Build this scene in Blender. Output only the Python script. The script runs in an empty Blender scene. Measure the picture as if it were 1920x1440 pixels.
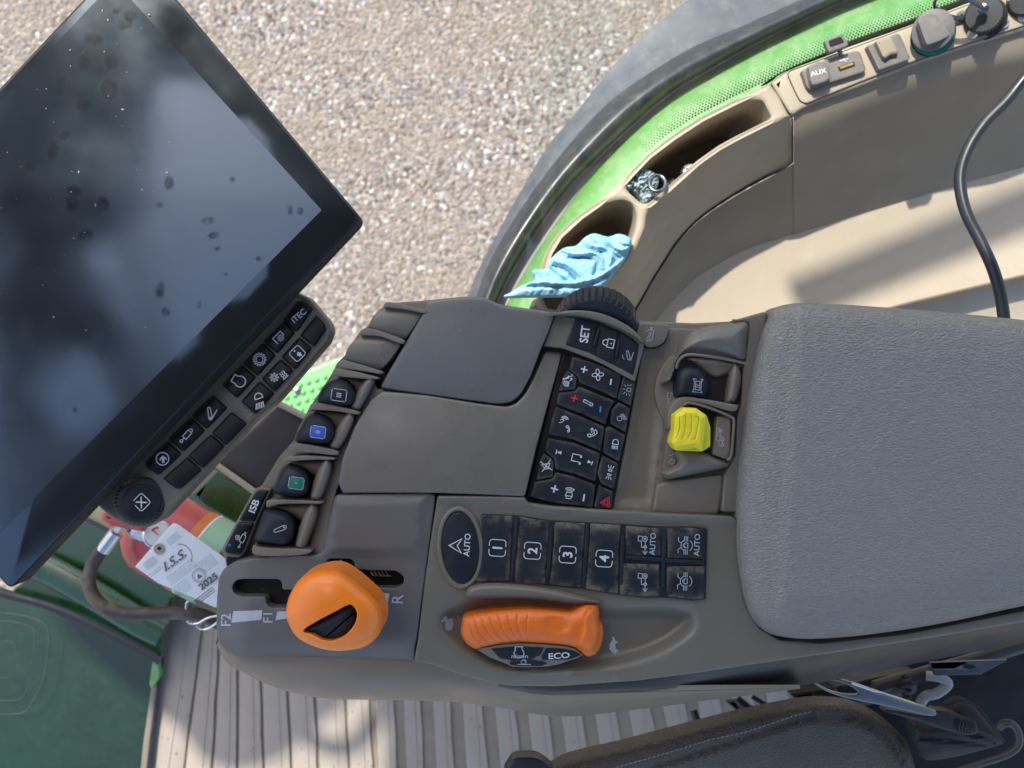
import bpy, bmesh, math, random
import numpy as np
from math import radians, sin, cos, pi, sqrt, atan2
from mathutils import Vector, noise
from mathutils.geometry import delaunay_2d_cdt
random.seed(7)
SC = bpy.context.scene
# ---------------------------------------------------------------- camera, sky, sun, exposure
S = 0.000307            # metres per unit; 1 unit = one photo pixel at the console top
CAM = 1498.0            # camera height over the console top, in units
cam = bpy.data.objects.new('camera', bpy.data.cameras.new('camera'))
SC.collection.objects.link(cam); SC.camera = cam
cam.location = (0, 0, CAM*S); cam.rotation_euler = (0, 0, 0)
cam.data.sensor_width = 36; cam.data.lens = 36*CAM/1920
cam.data.clip_start = 0.01; cam.data.clip_end = 500
cam.data.dof.use_dof = True; cam.data.dof.focus_distance = (CAM-5)*S; cam.data.dof.aperture_fstop = 11
SUNV = Vector((-0.41, 0.588, 1.0)).normalized()
W = bpy.data.worlds.new("World"); SC.world = W; W.use_nodes = True
nt = W.node_tree; bgn = nt.nodes['Background']
sky = nt.nodes.new('ShaderNodeTexSky'); sky.sky_type = 'NISHITA'; sky.sun_disc = False
sky.sun_elevation = math.asin(SUNV.z); sky.sun_rotation = atan2(SUNV.x, SUNV.y)
sky.air_density = 1.05; sky.dust_density = 2.4; sky.ozone_density = 1.2
nt.links.new(sky.outputs[0], bgn.inputs[0]); bgn.inputs[1].default_value = 0.15
sl = bpy.data.lights.new('sun', 'SUN'); sl.energy = 3.2; sl.angle = radians(0.8); sl.color = (1.0, 0.94, 0.84)
so = bpy.data.objects.new('sun', sl); SC.collection.objects.link(so)
so.rotation_euler = (-SUNV).to_track_quat('-Z', 'Y').to_euler(); so.location = SUNV*5
SC.view_settings.view_transform = 'Standard'; SC.view_settings.look = 'None'
SC.view_settings.exposure = 1.15; SC.view_settings.gamma = 1; SC.view_settings.use_curve_mapping = False

# ---------------------------------------------------------------- helpers
def P(px, py, z=0.0):
    k = (CAM-z)/CAM
    return Vector(((px-960)*k*S, (720-py)*k*S, z*S))
class Fr:
    def __init__(s, ox, oy, sc): s.o = (ox, oy); s.s = sc
    def __call__(s, a, b=None):
        if b is not None: return (s.o[0]+a/s.s, s.o[1]+b/s.s)
        return [(s.o[0]+p[0]/s.s, s.o[1]+p[1]/s.s)+tuple(p[2:]) for p in a]
f7=Fr(960,520,3); f6=Fr(760,900,3); f5=Fr(380,900,3.273); f4=Fr(400,540,2.769); f2=Fr(160,500,3.4286)
f3=Fr(100,850,3.6); f8=Fr(1180,560,4); b1=Fr(880,140,3); b2=Fr(1400,0,3.692); b3=Fr(1400,300,3.6)
b4=Fr(940,1180,1.959); b5=Fr(0,880,2.572); b6=Fr(240,1180,2.667); b8=Fr(0,500,2.25); a1=Fr(0,0,2.743)
WL = {}
def link(o, parent, loc):
    SC.collection.objects.link(o)
    if parent is not None:
        o.parent = parent; o.location = loc - WL[parent.name]
    else: o.location = loc
    WL[o.name] = loc.copy()
def tag(o, label=None, cat=None, group=None, kind=None):
    if label: o['label'] = label
    if cat: o['category'] = cat
    if group: o['group'] = group
    if kind: o['kind'] = kind
    return o
def thing(name, px, py, z, label, cat, group=None):
    o = bpy.data.objects.new(name, None); o.empty_display_size = .02
    link(o, None, P(px, py, z)); return tag(o, label, cat, group)
def mkobj(name, verts, faces, mat, parent=None, sharp=38, merge=True):
    bm = bmesh.new(); vs = [bm.verts.new(v) for v in verts]
    for f in faces:
        if len(set(f)) > 2:
            try: bm.faces.new([vs[i] for i in f])
            except ValueError: pass
    if merge: bmesh.ops.remove_doubles(bm, verts=bm.verts, dist=2e-6)
    bmesh.ops.recalc_face_normals(bm, faces=bm.faces)
    return bmobj(name, bm, mat, parent, sharp)
def bmobj(name, bm, mat, parent=None, sharp=38):
    bm.verts.ensure_lookup_table()
    n = len(bm.verts)
    lo = Vector((min(v.co.x for v in bm.verts), min(v.co.y for v in bm.verts), min(v.co.z for v in bm.verts)))
    hi = Vector((max(v.co.x for v in bm.verts), max(v.co.y for v in bm.verts), max(v.co.z for v in bm.verts)))
    c = (lo+hi)/2; c.z = lo.z
    for v in bm.verts: v.co -= c
    me = bpy.data.meshes.new(name); bm.to_mesh(me); bm.free()
    me.shade_smooth(); me.set_sharp_from_angle(angle=radians(sharp))
    if isinstance(mat, (list, tuple)):
        for m in mat: me.materials.append(m)
    else: me.materials.append(mat)
    o = bpy.data.objects.new(name, me); link(o, parent, c); return o
def area(p):
    return 0.5*sum(p[i][0]*p[(i+1)%len(p)][1]-p[(i+1)%len(p)][0]*p[i][1] for i in range(len(p)))
def rnd(poly, r=8, n=4):
    out = []; N = len(poly)
    for i in range(N):
        a = Vector(poly[i-1][:2]); b = Vector(poly[i][:2]); c = Vector(poly[(i+1)%N][:2])
        u = a-b; v = c-b; lu = u.length; lv = v.length
        if lu < 1e-6 or lv < 1e-6: continue
        d = min(r, lu*.45, lv*.45); p = b+u/lu*d; q = b+v/lv*d
        for k in range(n+1):
            t = k/n; w = p*(1-t)**2+b*2*t*(1-t)+q*t*t; out.append((w.x, w.y))
    return out
def spl(pts, n=6, closed=True):
    N = len(pts); out = []; pts = [Vector(p) for p in pts]
    rng = range(N) if closed else range(N-1)
    for i in rng:
        if closed: a, b, c, d = pts[i-1], pts[i], pts[(i+1)%N], pts[(i+2)%N]
        else:
            b, c = pts[i], pts[i+1]; a = pts[i-1] if i > 0 else b*2-c; d = pts[i+2] if i+2 < N else c*2-b
        for k in range(n):
            t = k/n
            out.append(tuple(0.5*((2*b)+(c-a)*t+(2*a-5*b+4*c-d)*t*t+(3*b-a-3*c+d)*t**3)))
    if not closed: out.append(tuple(pts[-1]))
    return out
def ell(cx, cy, rx, ry=None, rot=0, n=40, a0=0, a1_=360):
    ry = ry or rx; R = radians(rot); o = []
    full = (a1_-a0) >= 360
    for i in range(n if full else n+1):
        a = radians(a0+(a1_-a0)*i/n); x = rx*cos(a); y = ry*sin(a)
        o.append((cx+x*cos(R)-y*sin(R), cy-(x*sin(R)+y*cos(R))))
    return o
def offs(poly, d):
    """inset by d (positive = inwards)"""
    N = len(poly); sg = 1 if area(poly) > 0 else -1; out = []
    for i in range(N):
        a = Vector(poly[i-1]); b = Vector(poly[i]); c = Vector(poly[(i+1)%N])
        u = (b-a); v = (c-b)
        if u.length < 1e-9: u = v.copy()
        if v.length < 1e-9: v = u.copy()
        u.normalize(); v.normalize()
        n1 = Vector((-u.y, u.x))*sg; n2 = Vector((-v.y, v.x))*sg
        m = n1+n2
        if m.length < 1e-3: m = n1
        m.normalize(); k = max(m.dot(n1), .45)
        w = b+m*(d/k); out.append((w.x, w.y))
    return out
def clean(p, eps=.05):
    o = []
    for q in p:
        if not o or (abs(q[0]-o[-1][0])+abs(q[1]-o[-1][1])) > eps: o.append((q[0], q[1]))
    if len(o) > 2 and (abs(o[0][0]-o[-1][0])+abs(o[0][1]-o[-1][1])) < eps: o.pop()
    return o
def subdiv(p, L):
    o = []
    for i in range(len(p)):
        a = p[i]; b = p[(i+1)%len(p)]; d = math.hypot(b[0]-a[0], b[1]-a[1]); n = max(1, int(math.ceil(d/L)))
        for k in range(n): o.append((a[0]+(b[0]-a[0])*k/n, a[1]+(b[1]-a[1])*k/n))
    return o
def inside(X, Y, poly):
    r = np.zeros(np.shape(X), bool); N = len(poly); j = N-1
    for i in range(N):
        xi, yi = poly[i]; xj, yj = poly[j]
        if yi != yj:
            c = ((yi > Y) != (yj > Y)) & (X < (xj-xi)*(Y-yi)/(yj-yi)+xi); r ^= c
        j = i
    return r
def pdist(X, Y, poly, closed=True):
    D = np.full(np.shape(X), 1e9); N = len(poly)
    for i in range(N if closed else N-1):
        ax, ay = poly[i][:2]; bx, by = poly[(i+1)%N][:2]; dx = bx-ax; dy = by-ay; L = dx*dx+dy*dy+1e-12
        t = np.clip(((X-ax)*dx+(Y-ay)*dy)/L, 0, 1)
        D = np.minimum(D, np.hypot(X-ax-t*dx, Y-ay-t*dy))
    return D
def crown(cx, cy, a, b, h): return lambda X, Y: -h*((X-cx)/a)**2-h*((Y-cy)/b)**2
def sstep(t): t = np.clip(t, 0, 1); return t*t*(3-2*t)
def dish(poly, depth, w):
    return lambda X, Y: np.where(inside(X, Y, poly), depth*sstep(pdist(X, Y, poly)/w), 0.0)
def dome(poly, h, w):
    """rounded pillow: height h reached at distance w from the edge"""
    def f(X, Y):
        t = np.clip(pdist(X, Y, poly)/w, 0, 1); return np.where(inside(X, Y, poly), h*np.sqrt(np.maximum(0, 1-(1-t)**2)), 0.0)
    return f
def rdome(poly, h, p=2.4, c=None):
    """crease-free rounded top over a star-shaped outline"""
    cx = c[0] if c else sum(q[0] for q in poly)/len(poly); cy = c[1] if c else sum(q[1] for q in poly)/len(poly)
    q = subdiv(poly, 1.5); an = np.array([atan2(y-cy, x-cx) for x, y in q]); ra = np.array([math.hypot(x-cx, y-cy) for x, y in q]); o = np.argsort(an); an = an[o]; ra = ra[o]
    def f(X, Y):
        R = np.interp(np.arctan2(Y-cy, X-cx), an, ra, period=2*pi); t = np.clip(np.hypot(X-cx, Y-cy)/R, 0, 1); return h*np.sqrt(np.maximum(0, 1-t**p))
    return f
def groove(line, depth, w, closed=False):
    return lambda X, Y: -depth*(1-sstep(pdist(X, Y, line, closed)/w))
def plane(z0, px, py, gx=0, gy=0): return lambda X, Y: z0+gx*(X-px)+gy*(Y-py)
def zsum(*fs):
    def f(X, Y):
        r = 0.0
        for g in fs: r = r+(g(X, Y) if callable(g) else g)
        return r
    return f
def mkz(zf):
    if callable(zf): return lambda p: [float(v) for v in np.broadcast_to(zf(np.array([q[0] for q in p], float), np.array([q[1] for q in p], float)), (len(p),))]
    return lambda p: [float(zf)]*len(p)
def relief(name, poly, zf, mat, parent=None, r=3, depth=20, step=0, holes=(), hd=None, hr=None, seg=3, flare=0, sharp=38, dent=None):
    poly = clean(poly)
    if area(poly) < 0: poly = poly[::-1]
    w = max(p[0] for p in poly)-min(p[0] for p in poly); h = max(p[1] for p in poly)-min(p[1] for p in poly)
    flat = not callable(zf)
    if step == 0: step = max(4, min(w, h)/8)
    if not flat: poly = clean(subdiv(poly, step*1.3))
    Z = mkz(zf); V = []; F = []
    def ringset(loop, r_, sgn, dep, fl):
        rings = []
        o = offs(loop, -fl*sgn) if fl else loop
        base = loop if not fl else o
        zb = Z(loop)
        rings.append([(lambda v, z: Vector((v.x, v.y, (z-dep)*S)))(P(p[0], p[1], z-r_), z) for p, z in zip(base, zb)])
        for i in range(seg+1 if r_ > 0 else 1):
            th = (i/seg)*pi/2 if r_ > 0 else pi/2
            ins = r_*(1-cos(th)) if r_ > 0 else 0; drop = r_*(1-sin(th)) if r_ > 0 else 0
            lp = offs(loop, ins*sgn) if ins > 0 else loop
            zz = Z(lp)
            rings.append([P(p[0], p[1], z-drop) for p, z in zip(lp, zz)])
            last = lp
        s0 = len(V); n = len(loop)
        for rg in rings: V.extend(rg)
        for k in range(len(rings)-1):
            for i in range(n):
                a = s0+k*n+i; b = s0+k*n+(i+1)%n; F.append((a, b, b+n, a+n))
        return last
    inner = ringset(poly, r, 1, depth, flare)
    hl = []
    for hp in holes:
        hp = clean(hp)
        if area(hp) < 0: hp = hp[::-1]
        if not flat: hp = clean(subdiv(hp, step*1.3))
        hl.append(ringset(hp, (hr if hr is not None else r), -1, hd or depth, 0))
    pts = list(inner); edges = [(i, (i+1)%len(inner)) for i in range(len(inner))]
    for lp in hl:
        s = len(pts); pts += lp; edges += [(s+i, s+(i+1)%len(lp)) for i in range(len(lp))]
    if not flat:
        xs = np.arange(min(p[0] for p in inner)+step*.5, max(p[0] for p in inner), step)
        ys = np.arange(min(p[1] for p in inner)+step*.5, max(p[1] for p in inner), step)
        if len(xs) and len(ys):
            GX, GY = np.meshgrid(xs, ys); GX = GX.ravel(); GY = GY.ravel()
            m = inside(GX, GY, inner) & (pdist(GX, GY, inner) > step*.35)
            for lp in hl: m &= ~inside(GX, GY, lp) & (pdist(GX, GY, lp) > step*.35)
            pts += list(zip(GX[m], GY[m]))
    res = delaunay_2d_cdt([Vector(p) for p in pts], edges, [], 0, 1e-5)
    v2, fs = res[0], res[2]
    tr = [f for f in fs]
    cx = np.array([(v2[f[0]].x+v2[f[1]].x+v2[f[2]].x)/3 for f in tr]); cy = np.array([(v2[f[0]].y+v2[f[1]].y+v2[f[2]].y)/3 for f in tr])
    m = inside(cx, cy, inner)
    for lp in hl: m &= ~inside(cx, cy, lp)
    s0 = len(V); vv = [(v.x, v.y) for v in v2]
    V.extend(P(p[0], p[1], z) for p, z in zip(vv, Z(vv)))
    F += [tuple(s0+i for i in f) for f, k in zip(tr, m) if k]
    o = mkobj(name, V, F, mat, parent, sharp)
    # make the top look up
    up = sum(p.normal.z*p.area for p in o.data.polygons)
    if up < 0: o.data.flip_normals()
    return o
def resample(line, n):
    L = [Vector(p) for p in line]; d = [0]
    for i in range(1, len(L)): d.append(d[-1]+(L[i]-L[i-1]).length)
    out = []; j = 0
    for k in range(n):
        t = d[-1]*k/(n-1)
        while j < len(L)-2 and d[j+1] < t: j += 1
        u = (t-d[j])/max(1e-9, d[j+1]-d[j]); out.append(L[j].lerp(L[j+1], min(1, u)))
    return out
def skin(name, lines, mat, parent=None, n=60, m=5, thick=0, smooth_lines=True, cross=True, sharp=50):
    R = [resample(spl(l, 6, False) if smooth_lines else l, n) for l in lines]
    rows = []
    if cross:
        cols = [spl([tuple(R[k][i]) for k in range(len(R))], m, False) for i in range(n)]
    else: cols = [[tuple(R[k][i]) for k in range(len(R))] for i in range(n)]
    M = len(cols[0]); V = [P(*p) for c in cols for p in c]
    F = [(i*M+j, (i+1)*M+j, (i+1)*M+j+1, i*M+j+1) for i in range(n-1) for j in range(M-1)]
    o = mkobj(name, V, F, mat, parent, sharp, merge=False)
    if sum(p.normal.z*p.area for p in o.data.polygons) < 0: o.data.flip_normals()
    if thick:
        md = o.modifiers.new('shell', 'SOLIDIFY'); md.thickness = thick*S; md.offset = -1
    return o
def tubeW(name, pts, rad, mat, parent=None, n=12, flat=1.0, caps=True, closed=False):
    """pts: world vectors"""
    N = len(pts); V = []; F = []; up = None
    for i, p in enumerate(pts):
        t = ((pts[(i+1)%N]-pts[i-1]) if closed else (pts[min(i+1, N-1)]-pts[max(i-1, 0)]))
        if t.length < 1e-9: t = Vector((1, 0, 0))
        t.normalize()
        if up is None:
            up = Vector((0, 0, 1)) if abs(t.z) < .9 else Vector((1, 0, 0))
        s = t.cross(up)
        if s.length < 1e-4: s = t.cross(Vector((0, 1, 0)))
        s.normalize(); u2 = s.cross(t).normalized(); up = u2
        r = rad[i] if isinstance(rad, (list, tuple)) else rad
        for k in range(n):
            a = 2*pi*k/n; V.append(p+s*(cos(a)*r*S)+u2*(sin(a)*r*S*flat))
    for i in range(N if closed else N-1):
        for k in range(n):
            j = (i+1)%N
            F.append((i*n+k, i*n+(k+1)%n, j*n+(k+1)%n, j*n+k))
    if caps and not closed:
        F.append(tuple(range(n))[::-1]); F.append(tuple((N-1)*n+k for k in range(n)))
    return mkobj(name, V, F, mat, parent, merge=False)
def tube(name, pts, rad, mat, parent=None, n=12, flat=1.0, sm=6, closed=False):
    q = spl(pts, sm, closed) if sm else pts
    if isinstance(rad, (list, tuple)):
        rad = [rad[min(len(rad)-1, int(round(i*(len(rad)-1)/(len(q)-1))))] for i in range(len(q))]
    return tubeW(name, [P(*p) for p in q], rad, mat, parent, n, flat, closed=closed)
def lathe(name, p0, p1, prof, mat, parent=None, n=40, ribs=0, rd=0, sharp=38):
    """prof: (distance along axis in units, radius in units)"""
    a = P(*p0); b = P(*p1); t = (b-a).normalized()
    s = t.cross(Vector((0, 0, 1)) if abs(t.z) < .9 else Vector((0, 1, 0))).normalized(); u = s.cross(t)
    V = []; F = []
    for d, r in prof:
        for k in range(n):
            rr = r
            if ribs and isinstance(ribs, int) and r > rd*2: rr = r-(rd if (k*ribs*2//n) % 2 else 0)
            an = 2*pi*k/n; V.append(a+t*(d*S)+(s*cos(an)+u*sin(an))*(rr*S))
    for i in range(len(prof)-1):
        for k in range(n): F.append((i*n+k, i*n+(k+1)%n, (i+1)*n+(k+1)%n, (i+1)*n+k))
    F.append(tuple(range(n))[::-1]); F.append(tuple((len(prof)-1)*n+k for k in range(n)))
    return mkobj(name, V, F, mat, parent, sharp)
def strokes(name, lines, w, zf, mat, parent=None, lift=1.0, closed=()):
    """thin raised painted lines; lines are photo-plane polylines; closed if first==last"""
    V = []; F = []
    Z = mkz(zf)
    for li, L in enumerate(lines):
        ww = w
        if isinstance(L, tuple) and isinstance(L[0], (int, float)) and isinstance(L[1], list): ww, L = L
        if ww == 'fill':
            L = clean(L)
            if len(L) < 3: continue
            s0 = len(V); V.extend(P(p[0], p[1], z+lift+li*.12) for p, z in zip(L, Z(L))); F.append(tuple(range(s0, s0+len(L)))); continue
        cl = len(L) > 2 and abs(L[0][0]-L[-1][0])+abs(L[0][1]-L[-1][1]) < .01
        q = L[:-1] if cl else L; N = len(q)
        if N < 2: continue
        s0 = len(V); zz = Z(q)
        for i in range(N):
            b = Vector(q[i]); a = Vector(q[i-1]) if (i > 0 or cl) else b*2-Vector(q[1]); c = Vector(q[(i+1)%N]) if (i < N-1 or cl) else b*2-Vector(q[i-1])
            u = (b-a); v = (c-b)
            if u.length < 1e-9: u = v.copy()
            if v.length < 1e-9: v = u.copy()
            u.normalize(); v.normalize(); n1 = Vector((-u.y, u.x)); m = n1+Vector((-v.y, v.x))
            if m.length < 1e-3: m = n1
            m.normalize(); k = max(.5, m.dot(n1)); e = m*(ww/2/k)
            V.append(P(b.x+e.x, b.y+e.y, zz[i]+lift+li*.12)); V.append(P(b.x-e.x, b.y-e.y, zz[i]+lift+li*.12))
        for i in range(N if cl else N-1):
            j = (i+1)%N; F.append((s0+2*i, s0+2*i+1, s0+2*j+1, s0+2*j))
    o = mkobj(name, V, F, mat, parent, merge=False)
    return o
def fill(L): return ('fill', L)
_fc = {}
def text(name, s, cx, cy, size, ang, zf, mat, parent=None, bold=0.0, lift=1.0, sx=1.0, shear=0.0):
    cu = bpy.data.curves.new('t', 'FONT'); cu.body = s; cu.align_x = 'CENTER'; cu.align_y = 'CENTER'; cu.offset = bold; cu.resolution_u = 4; cu.shear = shear
    ob = bpy.data.objects.new('t', cu); SC.collection.objects.link(ob)
    dg = bpy.context.evaluated_depsgraph_get(); me = bpy.data.meshes.new_from_object(ob.evaluated_get(dg))
    A = radians(ang); Z = mkz(zf); q = []
    xs = [v.co.x for v in me.vertices]; ys = [v.co.y for v in me.vertices]
    mx = (max(xs)+min(xs))/2; my = (max(ys)+min(ys))/2
    for v in me.vertices:
        u = (v.co.x-mx)*size*sx; w = (v.co.y-my)*size
        q.append((cx+u*cos(A)-w*sin(A), cy-(u*sin(A)+w*cos(A))))
    V = [P(p[0], p[1], z+lift) for p, z in zip(q, Z(q))]
    F = [tuple(p.vertices) for p in me.polygons]
    bpy.data.objects.remove(ob); bpy.data.curves.remove(cu); bpy.data.meshes.remove(me)
    return mkobj(name, V, F, mat, parent, merge=False)
def place(lines, cx, cy, s, ang, sx=1.0):
    """icon lines in local units (u = reading direction, v = up) to photo plane"""
    A = radians(ang); out = []
    def t(p): u = p[0]*s*sx; v = p[1]*s; return (cx+u*cos(A)-v*sin(A), cy-(u*sin(A)+v*cos(A)))
    for L in lines:
        if isinstance(L, tuple) and L[0] == 'fill': out.append(('fill', [t(p) for p in L[1]]))
        elif isinstance(L, tuple) and isinstance(L[1], list): out.append((L[0], [t(p) for p in L[1]]))
        else: out.append([t(p) for p in L])
    return out
def _fixfill(lines): return lines
_old_strokes = strokes
def icon(parent, lines, cx, cy, s, ang, zf, mat, w=1.6, sx=1.0, lift=1.0, name='icon'):
    L = place(lines, cx, cy, s, ang, sx)
    fl = [l for l in L if isinstance(l, tuple) and l[0] == 'fill']; ot = [l for l in L if not (isinstance(l, tuple) and l[0] == 'fill')]
    V = []; F = []
    # fills via relief-free ngons
    Z = mkz(zf)
    o = None
    allv = []; allf = []
    def grab(ob):
        s0 = len(allv); c = WL[ob.name]; allv.extend(v.co+c for v in ob.data.vertices); allf.extend(tuple(s0+i for i in p.vertices) for p in ob.data.polygons)
        bpy.data.objects.remove(ob)
    if ot: grab(strokes('tmp', ot, w, zf, mat, None, lift))
    for k, l in enumerate(fl):
        if callable(zf): grab(relief('tmp', l[1], zsum(zf, lift+.6+.12*k), mat, None, r=0, depth=.8, step=2.5))
        else:
            q = clean(l[1]); s0 = len(allv); allv.extend(P(p[0], p[1], zf+lift+.6+.12*k) for p in q); allf.append(tuple(range(s0, s0+len(q))))
    return mkobj(name, allv, allf, mat, parent, merge=False)
def circ(x, y, r, n=20, a0=0, a1_=360):
    return [(x+r*cos(radians(a0+(a1_-a0)*i/n)), y+r*sin(radians(a0+(a1_-a0)*i/n))) for i in range(n+1)]

# ---------------------------------------------------------------- materials
def newmat(name):
    m = bpy.data.materials.new(name); m.use_nodes = True
    t = m.node_tree; return m, t, t.nodes['Principled BSDF']
def N(t, ty, **k):
    n = t.nodes.new(ty)
    for a, b in k.items():
        if hasattr(n, a): setattr(n, a, b)
        else: n.inputs[a.replace('_', ' ')].default_value = b
    return n
def pmat(name, col, rough=.5, grain=900, gstr=.12, var=.12, metal=0, spec=.5, coat=0, dust=0, dustcol=(.22, .18, .13), dsc=25, scratch=0, gdist=.0003, gtype='noise', stretch=None, dthr=.5, smudge=.12):
    m, t, b = newmat(name); L = t.links.new
    tc = N(t, 'ShaderNodeTexCoord'); 
    b.inputs['Metallic'].default_value = metal; b.inputs['Specular IOR Level'].default_value = spec
    b.inputs['Coat Weight'].default_value = coat; b.inputs['Coat Roughness'].default_value = .15
    geo = N(t, 'ShaderNodeNewGeometry')
    n1 = N(t, 'ShaderNodeTexNoise'); n1.inputs['Scale'].default_value = dsc; n1.inputs['Detail'].default_value = 6; n1.inputs['Roughness'].default_value = .65
    L(geo.outputs['Position'], n1.inputs['Vector'])
    mx = N(t, 'ShaderNodeMix'); mx.data_type = 'RGBA'
    mx.inputs[6].default_value = tuple(c*(1-var) for c in col)+(1,); mx.inputs[7].default_value = tuple(min(1, c*(1+var)) for c in col)+(1,)
    L(n1.outputs['Fac'], mx.inputs[0]); out = mx.outputs[2]
    if dust:
        n2 = N(t, 'ShaderNodeTexNoise'); n2.inputs['Scale'].default_value = 70; n2.inputs['Detail'].default_value = 8; n2.inputs['Roughness'].default_value = .75
        L(geo.outputs['Position'], n2.inputs['Vector'])
        mr = N(t, 'ShaderNodeMapRange'); mr.inputs[1].default_value = dthr; mr.inputs[2].default_value = dthr+.3; mr.inputs[3].default_value = 0; mr.inputs[4].default_value = dust
        L(n2.outputs['Fac'], mr.inputs[0])
        at = N(t, 'ShaderNodeAttribute'); at.attribute_name = 'dust'
        ad = N(t, 'ShaderNodeMath'); ad.operation = 'MULTIPLY_ADD'; L(at.outputs['Fac'], ad.inputs[0])
        n3 = N(t, 'ShaderNodeTexNoise'); n3.inputs['Scale'].default_value = 150; n3.inputs['Detail'].default_value = 9; n3.inputs['Roughness'].default_value = .7; L(geo.outputs['Position'], n3.inputs['Vector'])
        mc_ = N(t, 'ShaderNodeMapRange'); mc_.inputs[1].default_value = .40; mc_.inputs[2].default_value = .66; L(n3.outputs['Fac'], mc_.inputs[0]); L(mc_.outputs[0], ad.inputs[1]); L(mr.outputs[0], ad.inputs[2]); ad.use_clamp = True
        m2 = N(t, 'ShaderNodeMix'); m2.data_type = 'RGBA'; L(ad.outputs[0], m2.inputs[0]); L(out, m2.inputs[6]); m2.inputs[7].default_value = dustcol+(1,); out = m2.outputs[2]
    L(out, b.inputs['Base Color'])
    # roughness variation
    n4 = N(t, 'ShaderNodeTexNoise'); n4.inputs['Scale'].default_value = 40; n4.inputs['Detail'].default_value = 5; L(geo.outputs['Position'], n4.inputs['Vector'])
    mr2 = N(t, 'ShaderNodeMapRange'); mr2.inputs[1].default_value = .3; mr2.inputs[2].default_value = .7; mr2.inputs[3].default_value = max(.02, rough-smudge); mr2.inputs[4].default_value = min(1, rough+smudge)
    L(n4.outputs['Fac'], mr2.inputs[0]); L(mr2.outputs[0], b.inputs['Roughness'])
    if gstr:
        vec = geo.outputs['Position']
        if stretch:
            mp = N(t, 'ShaderNodeMapping'); mp.inputs['Scale'].default_value = stretch; L(vec, mp.inputs['Vector']); vec = mp.outputs[0]
        if gtype == 'noise':
            g = N(t, 'ShaderNodeTexNoise'); g.inputs['Scale'].default_value = grain; g.inputs['Detail'].default_value = 3; go = g.outputs['Fac']
            L(vec, g.inputs['Vector'])
        else:
            w = N(t, 'ShaderNodeTexNoise'); w.inputs['Scale'].default_value = grain*.45; w.inputs['Detail'].default_value = 2; L(vec, w.inputs['Vector'])
            mm = N(t, 'ShaderNodeMix'); mm.data_type = 'VECTOR'; mm.inputs[0].default_value = .12 if gtype == 'leather' else .05
            vs = N(t, 'ShaderNodeVectorMath'); vs.operation = 'MULTIPLY_ADD'; L(w.outputs['Color'], vs.inputs[0]); k = 1.4/grain; vs.inputs[1].default_value = (k, k, k); L(vec, vs.inputs[2])
            g = N(t, 'ShaderNodeTexVoronoi'); g.feature = 'DISTANCE_TO_EDGE'; g.inputs['Scale'].default_value = grain; L(vs.outputs[0], g.inputs['Vector'])
            mg = N(t, 'ShaderNodeMapRange'); mg.inputs[1].default_value = 0; mg.inputs[2].default_value = .25; L(g.outputs['Distance'], mg.inputs[0]); go = mg.outputs[0]
        bp = N(t, 'ShaderNodeBump'); bp.inputs['Strength'].default_value = gstr; bp.inputs['Distance'].default_value = gdist
        L(go, bp.inputs['Height']); L(bp.outputs[0], b.inputs['Normal'])
    return m
BR = (.150, .129, .100)
M = {}
M['brown'] = pmat('brown plastic', BR, .5, 1500, .25, .08, dust=.35, dthr=.5, dustcol=(.2, .17, .13))
M['brown_top'] = pmat('brown plastic satin', (.138, .124, .100), .32, 1500, .14, .06)
M['body'] = pmat('olive brown plastic', (.134, .122, .094), .42, 1500, .14, .06)
M['grey'] = pmat('grey textured plastic', (.102, .094, .088), .45, 1300, .3, .06)
M['lid'] = pmat('grey lid plastic', (.122, .118, .114), .32, 1500, .14, .05)
M['shell'] = pmat('taupe shell plastic', (.20, .165, .125), .5, 1500, .25, .08)
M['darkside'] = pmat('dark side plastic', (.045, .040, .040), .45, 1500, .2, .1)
M['rubber'] = pmat('black rubber key', (.009, .013, .019), .5, 1200, .12, .15, dust=.16, dustcol=(.15, .12, .09), dthr=.5, spec=.3)
M['key'] = pmat('black glossy key', (.006, .006, .008), .34, 1200, .05, .15, dust=.03, spec=.28)
M['black'] = pmat('black plastic', (.012, .013, .015), .45, 1200, .1, .2)
M['void'] = pmat('dark recess', (.006, .006, .007), .8, 1200, 0, .1)
M['pad'] = pmat('grey armrest vinyl', (.206, .195, .178), .40, 470, .62, .05, gtype='leather', stretch=(.55, 1.3, 1), gdist=.0007, smudge=.06)
M['white'] = pmat('white print', (.54, .56, .58), .5, 900, 0, .08)
M['grimy'] = pmat('grey print', (.36, .38, .42), .5, 900, 0, .1)
M['red'] = pmat('red print', (.55, .02, .02), .5, 900, 0, .05)
M['blue'] = pmat('blue print', (.03, .22, .6), .5, 900, 0, .05)
M['orange'] = pmat('orange plastic', (.82, .20, .012), .34, 1500, .04, .05, smudge=.06)
M['orange2'] = pmat('orange grip', (.66, .14, .012), .38, 1500, .05, .06)
M['yellow'] = pmat('yellow plastic', (.75, .62, .02), .45, 1000, .06, .06)
M['bluetag'] = pmat('blue tag', (.02, .09, .42), .4, 900, 0, .05)
M['greentag'] = pmat('green tag', (.01, .16, .10), .4, 900, 0, .05)
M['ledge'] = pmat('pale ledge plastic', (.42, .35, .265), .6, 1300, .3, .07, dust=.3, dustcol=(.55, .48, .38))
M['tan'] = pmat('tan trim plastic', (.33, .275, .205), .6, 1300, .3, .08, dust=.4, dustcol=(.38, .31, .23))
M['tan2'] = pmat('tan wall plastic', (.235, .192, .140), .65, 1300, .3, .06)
M['cloth'] = pmat('blue cloth', (.24, .47, .64), .85, 2500, .4, .10)
M['rag'] = pmat('faded rag', (.30, .40, .42), .9, 2500, .5, .35, dsc=120)
M['chrome'] = pmat('chrome', (.20, .205, .21), .28, 900, 0, .05, metal=1)
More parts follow.
